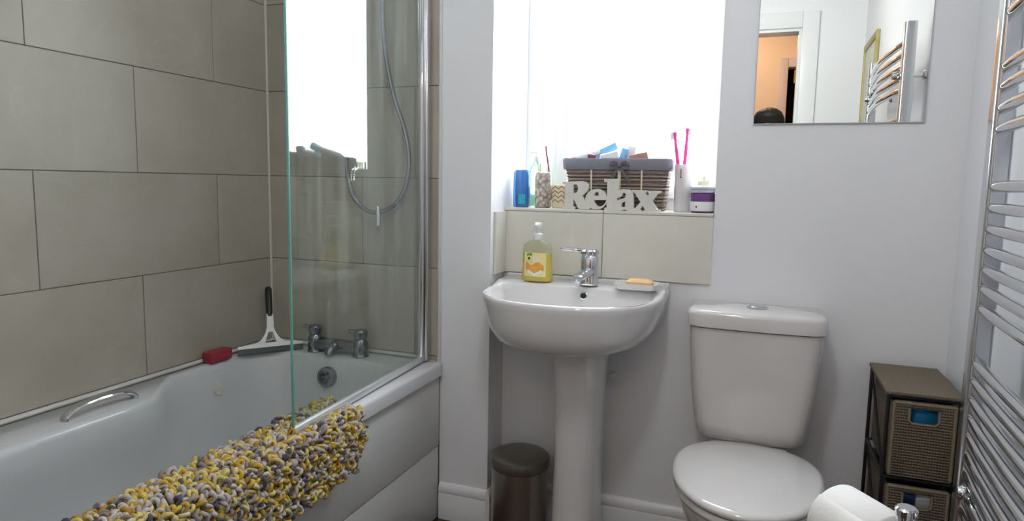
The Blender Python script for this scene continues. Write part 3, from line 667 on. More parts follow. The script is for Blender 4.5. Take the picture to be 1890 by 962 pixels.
# ------------------------------------------------------------------ toilet
wc = thing('toilet', 'white close-coupled toilet with closed lid', 'toilet', (0, 1.8, 0))
def cr_(hw, yf, yb, z, r, bow=.012, cx=-.001, n=7):
    pts = []
    for (px, py, q) in ((cx+hw-r, yb-.004, 0),):
        pass
    xs = [cx-hw+2*hw*k/16 for k in range(17)]
    front = []
    for k in range(n+1):
        a = PI+PI/2*k/n; front.append((cx-hw+r+r*math.cos(a), yf+r+r*math.sin(a)))
    for k in range(1, 16):
        front.append((cx-hw+r+(2*hw-2*r)*k/16, yf))
    for k in range(n+1):
        a = 1.5*PI+PI/2*k/n; front.append((cx+hw-r+r*math.cos(a), yf+r+r*math.sin(a)))
    pts = [(x, y-bow*(1-((x-cx)/hw)**2), z) for x, y in front]+[(cx+hw, yb, z), (cx-hw, yb, z)]
    return pts
YC = 1.958
MB().loft([cr_(.118, YC+.03, YW-.006, .432, .03), cr_(.138, YC+.015, YW-.005, .437, .035), cr_(.150, YC+.006, YW-.004, .452, .04), cr_(.156, YC+.003, YW-.003, .48, .04), cr_(.168, YC, YW-.003, .58, .04), cr_(.177, YC-.002, YW-.003, .70, .04), cr_(.180, YC-.003, YW-.003, .762, .04)]).build('cistern', 'ceramic_warm', wc, smooth=60)
ld = MB().loft([cr_(.179, YC-.003, YW-.003, .7635, .04), cr_(.186, YC-.010, YW-.002, .766, .045), cr_(.187, YC-.011, YW-.002, .80, .045), cr_(.184, YC-.008, YW-.003, .809, .045), cr_(.174, YC+.002, YW-.008, .8145, .04), cr_(.05, YC+.07, YW-.05, .8165, .03)]).build('cistern_lid', 'ceramic_warm', wc, smooth=60)
fb = MB().loft([[(0.002+r*math.cos(2*PI*k/28), 2.035+r*.9*math.sin(2*PI*k/28), z) for k in range(28)] for r, z in ((.030, .815), (.030, .820), (.026, .822), (.024, .8205))]).build('flush_plate', 'chrome_soft', wc)
for s_ in (-1, 1):
    MB().loft([[(0.002+s_*.0012+s_*r*abs(math.cos(PI*k/16-PI/2)), 2.035+r*.9*math.sin(PI*k/16-PI/2), z) for k in range(17)] for r, z in ((.021, .8206), (.021, .8235), (.019, .8245))]).build('flush_button', 'chrome', fb)
def oval(hw, yb, yf, z, n=48, cx=-.001, wide=.42):
    """seat outline: flat-ish back, egg front"""
    L = yb-yf; ym = yf+L*(1-wide); pts = []
    for k in range(n):
        t = 2*PI*k/n; c, s_ = math.cos(t), math.sin(t)
        if s_ >= 0: pts.append((cx+hw*math.copysign(abs(c)**.82, c), ym+(yb-ym)*s_**.82, z))
        else: pts.append((cx+hw*c, ym-(ym-yf)*abs(s_)**.95, z))
    return pts
SB, SF = 1.945, 1.49
MB().loft([oval(.172, SB, SF+.010, .4275), oval(.180, SB+.001, SF, .430), oval(.183, SB+.002, SF-.003, .436), oval(.181, SB, SF, .443), oval(.170, SB-.012, SF+.014, .4475), oval(.12, SB-.06, SF+.08, .4515), oval(.05, SB-.13, SF+.18, .4525)]).build('lid', 'ceramic_warm', wc, smooth=60)
MB().loft([oval(.168, SB+.005, SF+.012, .4035), oval(.178, SB+.008, SF, .4075), oval(.180, SB+.008, SF-.002, .415), oval(.176, SB+.006, SF+.003, .4255)]).build('seat', 'ceramic_warm', wc, smooth=60)
for s_ in (-.06, .06): MB().tube([(s_-.014, SB+.002, .425), (s_+.014, SB+.002, .425)], .011, 12).build('hinge', 'white_plastic', wc)
MB().loft([oval(.105, 2.06, 1.62, 0, wide=.6), oval(.108, 2.06, 1.615, .02, wide=.6), oval(.095, 2.05, 1.64, .08, wide=.6), oval(.095, 2.05, 1.64, .16, wide=.6), oval(.118, 2.05, 1.60, .24, wide=.55), oval(.150, 2.045, 1.545, .31, wide=.5), oval(.168, 2.04, 1.51, .37, wide=.48), oval(.172, 2.04, 1.505, .395, wide=.46), oval(.168, 2.035, 1.51, .402, wide=.46)]).build('pan', 'ceramic_warm', wc, smooth=60)
MB().loft([cr_(.10, 1.96, YW-.01, .36, .03, .0), cr_(.105, 1.955, YW-.008, .425, .03, .0), cr_(.10, 1.97, YW-.01, .4315, .03, .0)]).build('back_shelf', 'ceramic_warm', wc, smooth=60)

# ------------------------------------------------------------------ pedal bin
pb = thing('pedal_bin', 'small round dark steel pedal bin between boxing and basin pedestal', 'bin', (-.697, 1.985, 0))
cx, cy = -.697, 1.985
MB().lathe(cx, cy, [(.092, .0005), (.096, .003), (.096, .022), (.092, .025)], 40).build('base_ring', 'black_plastic', pb)
MB().lathe(cx, cy, [(.0915, .025), (.0915, .245), (.089, .248)], 48).build('body', 'steel_dark', pb)
MB().lathe(cx, cy, [(.093, .2485), (.097, .250), (.098, .256), (.098, .272), (.095, .282), (.085, .289), (.06, .2945), (.02, .2965), (.002, .297)], 48).build('lid', 'lid_dark', pb)
MB().obox((cx+.01, cy-.108, .012), (.026, .018, .004), (0, 0, 0), .003).build('pedal', 'black_plastic', pb)

# ------------------------------------------------------------------ wall mirror
MB_ = thing('wall_mirror', 'frameless rectangular bathroom mirror on the white wall', 'mirror', (.18, YW, 1.35))
MB().bbox(-.040, .398, YW-.006, YW-.0005, 1.3475, 1.97, .0008, 1).build('glass', 'mirror_silver', MB_, smooth=0)
for x0, x1, z0_, z1_ in ((-.0415, -.0395, 1.346, 1.9715), (.3975, .3995, 1.346, 1.9715), (-.0395, .3975, 1.346, 1.3478), (-.0395, .3975, 1.9697, 1.9715)):
    MB().box(x0, x1, YW-.0068, YW-.0006, z0_, z1_).build('edge', 'grey_lid', MB_, smooth=0)

# ------------------------------------------------------------------ towel radiator
rad = thing('towel_radiator', 'chrome ladder towel radiator with bowed rails on the side wall', 'radiator', (XR-.08, 1.2, .3))
CX0, RY0, RY1 = .432, .78, 1.60
for yy in (RY1, RY0):
    MB().loft([rr3(CX0, yy, .019, .022, .008, z) for z in (.31, 1.725)]).build('collector', 'chrome_soft', rad, smooth=40)
zs = [1.665, 1.625, 1.585, 1.545, 1.506]+[1.404, 1.366, 1.325, 1.284]+[1.172, 1.130, 1.088, 1.046, 1.007, .968, .928]+[.815, .777, .737, .698, .659, .620, .582, .543, .503, .463, .423, .383]
rp = [(CX0-.002, RY1, 0), (CX0-.006, RY1-.04, 0), (CX0-.016, RY1-.16, 0), (CX0-.026, (RY0+RY1)/2, 0), (CX0-.016, RY0+.16, 0), (CX0-.006, RY0+.04, 0), (CX0-.002, RY0, 0)]
rpath = smoothpath(rp, 6)
rail0 = None
for z in zs:
    if rail0 is None:
        rail0 = MB().tube(rpath, .0115, 12).build('rail', 'chrome', rad, world=False)
        for vtx in rail0.data.vertices: vtx.co -= Vector((rad.location.x, rad.location.y, 0))
        r_ = rail0
    else:
        r_ = rail0.copy(); COL.objects.link(r_); r_.parent = rad
    r_.location = (0, 0, z-rad.location.z)
for yy in (RY1-.075, RY0+.075):
    for z in (1.56, .56):
        MB().tube([(CX0-.012, yy, z), (XR-.0005, yy, z)], .008, 12).loft(face_disc(CX0-.026, yy, z, .01, (-1, 0, 0), [(.014, -.012), (.015, .0), (.012, .008), (.002, .01)], 16)).loft(face_disc(XR-.0005, yy, z, .01, (-1, 0, 0), [(.018, 0), (.017, .008), (.008, .01)], 16)).build('wall_bracket', 'chrome', rad)
for yy in (RY1, RY0):
    MB().lathe(CX0, yy, [(.010, .20), (.013, .202), (.013, .25), (.016, .255), (.016, .29), (.012, .31)], 16).tube([(CX0, yy, .225), (XR-.0005, yy, .225)], .0075, 10).build('valve', 'chrome', rad)

# ------------------------------------------------------------------ woven drawer unit
du = thing('drawer_tower', 'narrow woven brown drawer tower with dark wire frame in the corner', 'drawers', (.395, 1.97, 0))
DX_0, DX_1, DY0, DY1, DT = .312, .478, 1.828, 2.112, .672
fr = MB()
for xx in (DX_0+.006, DX_1-.006):
    for yy in (DY0+.008, DY1-.006): fr.tube([(xx, yy, .0005), (xx, yy, DT-.012)], .0048, 8)
for xx in (DX_0+.006, DX_1-.006):
    for z in (.04, .24, .45, DT-.015): fr.tube([(xx, DY0+.008, z), (xx, DY1-.006, z)], .004, 8)
    fr.tube([(xx, DY1-.01, .45), (xx, DY0+.01, .255)], .0032, 6); fr.tube([(xx, DY1-.01, .65), (xx, DY0+.01, .455)], .0032, 6); fr.tube([(xx, DY1-.01, .24), (xx, DY0+.01, .045)], .0032, 6)
for yy in (DY0+.008, DY1-.006):
    for z in (.04, .24, .45, DT-.015): fr.tube([(DX_0+.006, yy, z), (DX_1-.006, yy, z)], .004, 8)
fr.build('wire_frame', 'frame_wire', du)
MB().bbox(DX_0-.002, DX_1+.002, DY0-.004, DY1+.004, DT-.010, DT, .004).build('top_panel', 'wicker_top', du)
hx = (DX_0+DX_1)/2
for i, (zb, ztp) in enumerate(((.458, .648), (.248, .434), (.048, .226))):
    a0, a1 = DX_0+.014, DX_1-.014; f0 = DY0-.004
    hw_, h0, h1 = .032, ztp-.052, ztp-.014
    bm_ = MB()
    # front with a hand hole
    bm_.bbox(a0, hx-hw_, f0, f0+.010, zb, ztp, .003).bbox(hx+hw_, a1, f0, f0+.010, zb, ztp, .003)
    bm_.box(hx-hw_-.003, hx+hw_+.003, f0+.0005, f0+.0095, zb+.002, h0); bm_.box(hx-hw_-.003, hx+hw_+.003, f0+.0005, f0+.0095, h1, ztp-.001)
    bm_.bbox(a0, a0+.008, f0+.010, DY1-.02, zb, ztp-.004, .003).bbox(a1-.008, a1, f0+.010, DY1-.02, zb, ztp-.004, .003).bbox(a0, a1, DY1-.028, DY1-.02, zb, ztp-.004, .003)
    bm_.box(a0+.002, a1-.002, f0+.006, DY1-.024, zb+.001, zb+.008)
    dr = bm_.build('drawer', 'wicker', du, smooth=30)
    rim = MB().tube([(a0+.004, f0+.003, ztp-.002), (a1-.004, f0+.003, ztp-.002)], .0055, 8)
    for sx2 in (a0+.004, a1-.004): rim.tube([(sx2, f0+.003, zb+.006), (sx2, f0+.003, ztp-.002)], .0052, 8)
    rim.build('braided_edge', 'wicker_top', dr)
    MB().tube([(hx-hw_, f0+.002, h1), (hx-hw_, f0+.002, h0+.008), (hx-hw_+.008, f0+.002, h0), (hx+hw_-.008, f0+.002, h0), (hx+hw_, f0+.002, h0+.008), (hx+hw_, f0+.002, h1)], .0038, 8).build('hand_hole_rim', 'wicker_top', dr)
    if i == 0:
        tag(MB().obox((hx+.012, f0+.07, ztp-.040), (.040, .045, .022), (.25, .1, .2), .012).build('blue_packet', 'blue_pack'), 'bright blue packet inside the top woven drawer', 'packet')
        tag(MB().obox((hx+.012, f0+.06, ztp-.085), (.04, .03, .02), (.1, 0, -.1), .006).build('white_packet', 'white_pack'), 'white packet under the blue packet in the top woven drawer', 'packet')
        tag(MB().obox((hx, f0+.09, ztp-.135), (.055, .07, .029), (0, 0, 0), .01).build('folded_cloth', 'navy_pack'), 'dark folded cloth at the bottom of the top woven drawer', 'cloth')
    elif i == 1:
        tag(MB().obox((hx-.02, f0+.06, ztp-.045), (.022, .03, .02), (.2, .1, .2), .008).build('navy_packet', 'navy_pack'), 'navy blue packet inside the second woven drawer', 'packet')
        tag(MB().obox((hx+.026, f0+.055, ztp-.05), (.020, .03, .018), (.25, -.1, -.1), .006).build('pale_packet', 'white_pack'), 'pale packet beside the navy packet in the second woven drawer', 'packet')
        tag(MB().obox((hx, f0+.09, ztp-.125), (.055, .07, .04), (0, 0, 0), .012).build('folded_towel', 'sky_pack'), 'pale blue folded towel at the bottom of the second woven drawer', 'towel')

# ------------------------------------------------------------------ toilet roll on its stand
th = thing('roll_stand', 'chrome free-standing toilet roll stand beside the toilet', 'stand', (.215, 1.042, 0))
ad = Vector((-.065, .09, 0)).normalized(); PXY = Vector((.214, 1.040, 0))
MB().lathe(PXY.x, PXY.y, [(.085, .0005), (.088, .004), (.086, .010), (.03, .014), (.013, .02)], 40).build('base', 'chrome', th)
MB().lathe(PXY.x, PXY.y, [(.0125, .02), (.0125, .706), (.0145, .707), (.0148, .716), (.012, .7185), (.002, .719)], 24).build('post', 'chrome', th)
RZC = .650
MB().tube([PXY+Vector((0, 0, RZC)), PXY+ad*.15+Vector((0, 0, RZC)), PXY+ad*.155+Vector((0, 0, RZC+.012))], .006, 10).build('arm', 'chrome', th)
tr = thing('toilet_roll', 'white toilet paper roll on the chrome stand', 'toilet paper', (.17, 1.1, RZC))
c0 = PXY+ad*.022+Vector((0, 0, RZC-.012))
def rollr(c, h, r): 
    a = Vector((ad.y, -ad.x, 0)); 
    return [c+ad*h+(a*math.cos(2*PI*k/40)+Vector((0, 0, 1))*math.sin(2*PI*k/40))*r for k in range(40)]
MB().loft([rollr(c0, 0, .021), rollr(c0, 0, .054), rollr(c0, .002, .056), rollr(c0, .104, .056), rollr(c0, .106, .054), rollr(c0, .106, .021), rollr(c0, 0, .021)], False, False).build('paper', 'paper', tr, smooth=50)
MB().loft([rollr(c0, -.0005, .0185), rollr(c0, -.0005, .0205), rollr(c0, .1065, .0205), rollr(c0, .1065, .0185), rollr(c0, -.0005, .0185)], False, False).build('core', 'cardboard', tr, smooth=50)
sh = MB(); a_ = Vector((ad.y, -ad.x, 0)); tail = []
for hgt in (.001, .105):
    out_ = [c0+ad*hgt+a_*(-.0565*math.cos(.9*k/5-.9+PI*0))+Vector((0, 0, .0565*math.sin(.9-.9*k/5))) for k in range(6)]+[c0+ad*hgt-a_*.0565+Vector((0, 0, -.02*k)) for k in range(1, 5)]
    tail.append(out_+[p-a_*.0012 for p in out_[::-1]])
sh.loft(tail).build('loose_sheet', 'paper', tr, smooth=50)

# ------------------------------------------------------------------ things on the window sill
# wicker basket
bk_ = thing('wicker_basket', 'woven willow basket with grey fabric liner and bow on the sill', 'basket', (-.452, 2.245, SZ))
KX0, KX1, KY0, KY1, KZ = -.610, -.302, 2.185, 2.295, 1.222
def kring(k, ins, z): 
    e = .018*k
    return rrect(KX0-e+ins, KX1+e-ins, KY0-e*.5+ins, KY1+e*.5-ins, .018, z, 5, 8)
rg = []
nb = 15
for i in range(nb):
    za = SZ+.001+(KZ-SZ-.001)*i/nb; zb = SZ+.001+(KZ-SZ-.001)*(i+1)/nb; k = i/nb
    rg += [kring(k, .0025, za), kring(k, 0, za*.75+zb*.25), kring(k, 0, za*.25+zb*.75), kring(k, .0025, zb-.0003)]
rg += [kring(1, .008, KZ), kring(.5, .008, 1.16), kring(0, .008, SZ+.01)]
MB().loft(rg).build('woven_body', 'willow', bk_, smooth=50)
for xx in (-.535, -.50+.06, -.37, -.455+.01):
    k0 = MB().tube([(xx, KY0-.0005, SZ+.002), (xx, KY0-.0105, KZ)], .0028, 6).build('stake', 'cream_card', bk_)
MB().loft([kring(.95, -.0035, KZ-.012), kring(1, -.006, KZ-.006), kring(1.12, -.006, KZ+.02), kring(1.1, -.002, KZ+.026), kring(1.05, .012, KZ+.024), kring(.9, .014, KZ-.03)], False, False).build('fabric_liner', 'fabric_grey', bk_, smooth=50)
bw = MB(); bxc = -.44; byc = KY0-.020
for s_ in (-1, 1):
    loop = smoothpath([(bxc, byc, KZ+.004), (bxc+s_*.018, byc-.006, KZ+.012), (bxc+s_*.032, byc-.004, KZ+.004), (bxc+s_*.020, byc-.002, KZ-.006), (bxc, byc, KZ)], 5)
    bw.loft([[p+Vector((0, dy, dz)) for dy, dz in ((-.0015, -.005), (.0015, -.005), (.0015, .005), (-.0015, .005))] for p in loop])
    tl = smoothpath([(bxc, byc, KZ), (bxc+s_*.014, byc-.002, KZ-.022), (bxc+s_*.030+.004, byc, KZ-.05)], 5)
    bw.loft([[p+Vector((dx, dy, 0)) for dx, dy in ((-.005, -.0012), (.005, -.0012), (.005, .0012), (-.005, .0012))] for p in tl])
bw.obox((bxc, byc-.003, KZ+.002), (.006, .005, .006), (0, 0, 0), .002)
bw.build('ribbon_bow', 'ribbon_grey', bk_, smooth=50)
# contents of the basket, filler first
def inbasket(name, mat, c, half, rot, label, cat='packet', b=.004): tag(MB().obox(c, half, rot, b).build(name, mat), label, cat)
inbasket('wash_cloth', 'fabric_grey', (-.452, 2.24, 1.155), (.135, .040, .055), (0, 0, 0), 'grey cloth filling the wicker basket', 'cloth', .02)
tb2 = thing('cream_tube', 'white tube with pink cap lying in the wicker basket', 'tube', (-.565, 2.235, 1.25))
MB().tube([(-.60, 2.225, 1.248), (-.56, 2.23, 1.258), (-.515, 2.24, 1.277)], [.016, .017, .010], 14).build('body', 'white_pack', tb2)
MB().tube([(-.615, 2.222, 1.244), (-.60, 2.225, 1.248)], [.011, .012], 14).build('cap', 'pink_pack', tb2)
inbasket('maroon_box', 'maroon_pack', (-.543, 2.215, 1.252), (.014, .015, .010), (0, .2, .1), 'small maroon box in the wicker basket', 'box')
inbasket('blue_carton', 'sky_pack', (-.505, 2.245, 1.275), (.042, .015, .013), (.1, -.45, .1), 'pale blue carton sticking up from the wicker basket', 'carton')
inbasket('white_carton', 'white_pack', (-.485, 2.215, 1.254), (.030, .014, .014), (.1, -.25, .2), 'white and pink carton leaning in the wicker basket', 'carton')
inbasket('small_blue_tube', 'sky_pack', (-.442, 2.235, 1.262), (.011, .012, .022), (0, .3, 0), 'short blue tube upright in the wicker basket', 'tube', .005)
inbasket('white_jar', 'white_pack', (-.418, 2.25, 1.268), (.016, .015, .022), (0, .1, 0), 'white jar behind the blue tube in the wicker basket', 'jar', .006)
inbasket('brown_packet', 'brown_pack', (-.388, 2.225, 1.255), (.030, .015, .012), (.1, -.2, 0), 'brown packet lying in the wicker basket', 'packet')

# wooden word sign
sg = thing('relax_sign', 'pale painted wooden letters spelling Relax in front of the basket', 'sign', (-.457, 2.152, SZ))
def sx2w(a): return -.614+(a-117)/(1710-117)*.314
def sz2w(a, b): return SZ+.0005+max(0, (592-(b-(a-117)*.017))/(592-100)*.0975)
LET = {
 'R': ([(85, 150), (410, 138), (470, 155), (510, 195), (522, 240), (505, 295), (420, 368), (480, 470), (545, 555), (560, 592), (370, 592), (305, 470), (264, 415), (264, 545), (304, 562), (304, 592), (85, 592), (85, 562), (130, 552), (130, 182), (85, 176)], [[(262, 185), (318, 186), (345, 215), (352, 250), (345, 300), (320, 324), (262, 330)]]),
 'e': ([(480+180*(1-math.cos(t)), 430-165*math.sin(t)) for t in [2*PI*k/32 for k in range(32)]], [[(622, 378), (632, 325), (660, 303), (690, 310), (708, 376)], [(622, 438), (832, 438), (815, 490), (770, 535), (715, 552), (665, 530), (632, 485)]]),
 'l': ([(785, 105), (1010, 100), (1005, 560), (1032, 575), (1032, 606), (800, 604), (800, 575), (840, 560), (840, 152), (785, 142)], []),
 'a': ([(985, 305), (1080, 268), (1200, 275), (1262, 330), (1275, 560), (1310, 580), (1310, 612), (1180, 610), (1140, 588), (1060, 608), (985, 590), (955, 525), (980, 462), (1100, 415), (1140, 400), (1152, 345), (1125, 315), (1095, 322), (1085, 368), (1030, 400), (985, 390), (965, 350)], [[(1083, 482), (1140, 452), (1146, 540), (1112, 560), (1075, 540)]]),
 'x': ([(1240, 278), (1480, 286), (1480, 312), (1452, 322), (1500, 374), (1522, 332), (1502, 312), (1502, 290), (1700, 292), (1700, 320), (1650, 332), (1570, 452), (1660, 588), (1710, 604), (1710, 622), (1440, 618), (1440, 600), (1470, 588), (1420, 522), (1380, 584), (1410, 602), (1410, 617), (1270, 614), (1270, 592), (1300, 572), (1392, 466), (1290, 322), (1240, 302)], []),
}
for i, (ch, (outer, holes)) in enumerate(LET.items()):
    cu = bpy.data.curves.new('letter', 'CURVE'); cu.dimensions = '2D'; cu.fill_mode = 'BOTH'; cu.extrude = .0075; cu.bevel_depth = .0008; cu.bevel_resolution = 1
    for pts in [outer]+holes:
        sp_ = cu.splines.new('POLY'); sp_.points.add(len(pts)-1); sp_.use_cyclic_u = True
        for p_, (a, b) in zip(sp_.points, pts): p_.co = (sx2w(a), sz2w(a, b), 0, 1)
    tmp = bpy.data.objects.new('tmp', cu); me = bpy.data.meshes.new_from_object(tmp); bpy.data.objects.remove(tmp); bpy.data.curves.remove(cu)
    yo = 2.146-.0004*i
    for vtx in me.vertices:
        c = vtx.co.copy(); vtx.co = Vector((c.x, yo-c.z, c.y))-Vector(sg.location)
    me.name = 'letter'; me.materials.clear(); me.materials.append(MATS['sign_paint'])
    lo_ = bpy.data.objects.new('letter', me); COL.objects.link(lo_); lo_.parent = sg

# blue shower gel bottle
def ring_e(cx, cy, a, b, z, n=28, e=.7): return ell(a, b, z, cx, cy, n, e)
b1 = thing('blue_bottle', 'squat dark blue shower gel bottle on the sill beside the wall', 'bottle', (-.782, 2.19, SZ))
MB().loft([ring_e(-.782, 2.19, .024, .016, SZ+.0005), ring_e(-.782, 2.19, .028, .019, SZ+.004), ring_e(-.782, 2.19, .029, .019, SZ+.06), ring_e(-.782, 2.19, .028, .018, SZ+.118), ring_e(-.782, 2.19, .022, .014, SZ+.127), ring_e(-.782, 2.19, .005, .004, SZ+.129)]).build('body', 'blue_gel', b1, smooth=50)
MB().bbox(-.786, -.762, 2.1693, 2.1705, SZ+.012, SZ+.045, .0004, 1).build('label_patch', 'teal_label', b1)
# tall pale green bottle behind it
b2 = thing('green_bottle', 'tall pale green bottle standing behind the blue bottle', 'bottle', (-.752, 2.255, SZ))
MB().lathe(-.752, 2.255, [(.02, SZ+.0005), (.023, SZ+.004), (.023, SZ+.12), (.019, SZ+.14), (.010, SZ+.15), (.010, SZ+.156)], 24).build('body', 'green_gel', b2)
MB().lathe(-.752, 2.255, [(.012, SZ+.1563), (.013, SZ+.158), (.013, SZ+.176), (.004, SZ+.178), (.004, SZ+.188)], 20).obox((-.762, 2.25, SZ+.19), (.016, .006, .004), (0, .2, .3), .002).build('pump', 'white_plastic', b2)
# printed bottle
b3 = thing('printed_bottle', 'bottle with grey scale-patterned print and clear cap on the sill', 'bottle', (-.705, 2.19, SZ))
MB().lathe(-.705, 2.19, [(.024, SZ+.0005), (.028, SZ+.004), (.028, SZ+.105), (.025, SZ+.118), (.013, SZ+.126)], 28).build('body', 'scale_print', b3)
MB().lathe(-.705, 2.19, [(.013, SZ+.1263), (.014, SZ+.128), (.014, SZ+.146), (.012, SZ+.149), (.002, SZ+.1495)], 20).build('cap', 'clear_plastic', b3)
tag(MB().obox((-.715, 2.285, SZ+.12), (.003, .004, .095), (0, -.15, 0), .001).build('nail_file', 'maroon_pack'), 'thin dark red stick standing behind the printed bottle', 'stick')
# cream tin with zigzag print
b4 = thing('zigzag_box', 'small cream box with brown zigzag print between bottle and sign', 'box', (-.652, 2.21, SZ))
MB().bbox(-.676, -.628, 2.195, 2.235, SZ+.0005, SZ+.078, .003).build('box_body', 'cream_card', b4)
for k in range(4):
    zz = SZ+.018+.015*k
    MB().prism([(-.674, zz), (-.663, zz+.009), (-.652, zz), (-.641, zz+.009), (-.630, zz), (-.630, zz+.004), (-.641, zz+.013), (-.652, zz+.004), (-.663, zz+.013), (-.674, zz+.004)], 'y', 2.1942, 2.1952).build('zigzag_band', 'zigzag_ink', b4, smooth=0)

# toothbrush cup and brushes
tc_ = thing('toothbrush_cup', 'white toothbrush cup with a small dark line beside the basket', 'cup', (-.243, 2.215, SZ))
MB().lathe(-.243, 2.215, [(.025, SZ+.0005), (.027, SZ+.004), (.0285, SZ+.150), (.0265, SZ+.150), (.024, SZ+.008)], 32).build('cup_body', 'frosted_cup', tc_)
MB().bbox(-.2495, -.2475, 2.1855, 2.189, SZ+.108, SZ+.136, .0004, 1).bbox(-.2515, -.2455, 2.1855, 2.189, SZ+.1075, SZ+.1095, .0004, 1).build('printed_line', 'dark_ink', tc_)
def brush(x0, x1, zt_, y, label, yb):
    t = thing('toothbrush', label, 'toothbrush', (x0, y, SZ+.01), 'toothbrushes in the cup')
    p = smoothpath([(x0, y, SZ+.012), ((x0*.5+x1*.5), y, SZ+.13), (x1*.85+x0*.15, y, zt_-.045), (x1, y, zt_)], 6)
    MB().tube(p, [.0060]*12+[.0050]*4+[.0066]*(len(p)-16), 8).build('handle', 'pink_plastic', t)
    dv = (Vector(p[-1])-Vector(p[-5])).normalized(); c = Vector(p[-1])-dv*.012
    MB().obox(c+Vector((yb*.008, 0, 0)), (.005, .005, .011), (0, math.atan2(dv.x, dv.z), 0), .001).build('bristles', 'bristle', t)
brush(-.238, -.276, 1.332, 2.208, 'pink toothbrush leaning towards the basket in the white cup', -1)
brush(-.250, -.238, 1.345, 2.225, 'pink toothbrush leaning away from the basket in the white cup', 1)
# dark jar stack at the end of the sill
j1 = thing('purple_jar', 'dark purple jar with white label and grey lid at the sill end', 'jar', (-.178, 2.19, SZ))
MB().lathe(-.178, 2.19, [(.033, SZ+.0005), (.037, SZ+.003), (.037, SZ+.058), (.034, SZ+.062)], 32).build('body', 'purple_pack', j1)
MB().lathe(-.178, 2.19, [(.0375, SZ+.006), (.0378, SZ+.007), (.0378, SZ+.034), (.0375, SZ+.035)], 32).build('label', 'label_white', j1)
MB().bbox(-.196, -.192, 2.1525, 2.158, SZ+.016, SZ+.022, .0004, 1).build('label_dot', 'dark_ink', j1)
MB().lathe(-.178, 2.19, [(.034, SZ+.0622), (.0385, SZ+.063), (.0385, SZ+.070), (.036, SZ+.0705), (.036, SZ+.073), (.0385, SZ+.0735), (.0385, SZ+.080), (.03, SZ+.083), (.004, SZ+.084)], 32).build('lid', 'grey_lid', j1)
tag(MB().lathe(-.175, 2.192, [(.02, SZ+.0845), (.022, SZ+.086), (.022, SZ+.098), (.008, SZ+.102), (.006, SZ+.112), (.002, SZ+.113)], 24).build('glass_stopper', 'clear_plastic'), 'small clear stopper lying on the purple jar', 'stopper')

# ------------------------------------------------------------------ gilt frame on the side wall near the door
gf = thing('gilt_picture_frame', 'narrow gilt picture frame on the side wall near the doorway', 'picture', (XR, .13, 1.55))
fy0, fy1, fz0, fz1 = -.10, .36, 1.38, 1.965
f = MB()
f.bbox(XR-.018, XR-.0005, fy0, fy0+.035, fz0, fz1, .003).bbox(XR-.018, XR-.0005, fy1-.035, fy1, fz0, fz1, .003).bbox(XR-.018, XR-.0005, fy0+.035, fy1-.035, fz0, fz0+.035, .003).bbox(XR-.018, XR-.0005, fy0+.035, fy1-.035, fz1-.035, fz1, .003)
f.build('frame', 'gilt', gf)
MB().box(XR-.010, XR-.0006, fy0+.03, fy1-.03, fz0+.03, fz1-.03).build('picture_sheet', 'picture', gf, smooth=0)

# ------------------------------------------------------------------ the photographer in the doorway (seen in the mirror)
def skin_mesh(verts, edges, rads, sub=2, root=0):
    me = bpy.data.meshes.new('tmp'); me.from_pydata(verts, edges, []); ob = bpy.data.objects.new('tmp', me); COL.objects.link(ob)
    md = ob.modifiers.new('s', 'SKIN'); md.use_smooth_shade = True
    for i, v in enumerate(me.skin_vertices[0].data):
        r = rads[i]; v.radius = r if isinstance(r, tuple) else (r, r); v.use_root = (i == root)
    ob.modifiers.new('u', 'SUBSURF').levels = sub
    dg = bpy.context.evaluated_depsgraph_get(); dg.update(); out = bpy.data.meshes.new_from_object(ob.evaluated_get(dg))
    bpy.data.objects.remove(ob); bpy.data.meshes.remove(me); return out
def place(me, name, mat, parent):
    me.name = name; me.materials.clear(); me.materials.append(MATS[mat])
    for v in me.vertices: v.co = v.co-Vector(parent.location)
    me.shade_smooth(); o = bpy.data.objects.new(name, me); COL.objects.link(o); o.parent = parent; return o
PX, PY = .002, -.47
pe = thing('person', 'person in dark top standing in the doorway holding up a phone', 'person', (PX, PY, 0))
V = []; E_ = []; Rr = []
def nv_(p, r, link=None):
    V.append((PX+p[0], PY+p[1], p[2])); Rr.append(r)
    if link is not None: E_.append((link, len(V)-1))
    return len(V)-1
pel = nv_((0, 0, .88), (.14, .10)); wst = nv_((0, 0, 1.02), (.125, .085), pel); che = nv_((0, .0, 1.18), (.145, .10), wst); shl = nv_((0, -.005, 1.32), (.10, .075), che)
nck = nv_((0, 0, 1.39), .05, shl); hd0 = nv_((0, .012, 1.45), .062, nck); hd1 = nv_((0, .012, 1.53), (.074, .09), hd0); hd2 = nv_((0, .0, 1.572), (.060, .070), hd1)
wrists = []
for s in (-1, 1):
    hp_ = nv_((s*.085, 0, .82), .085, pel); kn = nv_((s*.09, .012, .46), .055, hp_); an = nv_((s*.09, -.01, .09), .036, kn); ft = nv_((s*.095, .06, .035), (.038, .03), an); nv_((s*.10, .13, .025), (.036, .02), ft)
    sh_ = nv_((s*.155, -.005, 1.315), .052, shl); el = nv_((s*.092, .06, 1.06), .036, sh_); wr_ = nv_((s*.092, .30, 1.10), .025, el)
    pal = nv_((s*.098, .345, 1.125), (.034, .017), wr_); pk = nv_((s*.090, .385, 1.145), (.034, .014), pal); wrists.append((s, pk, pal))
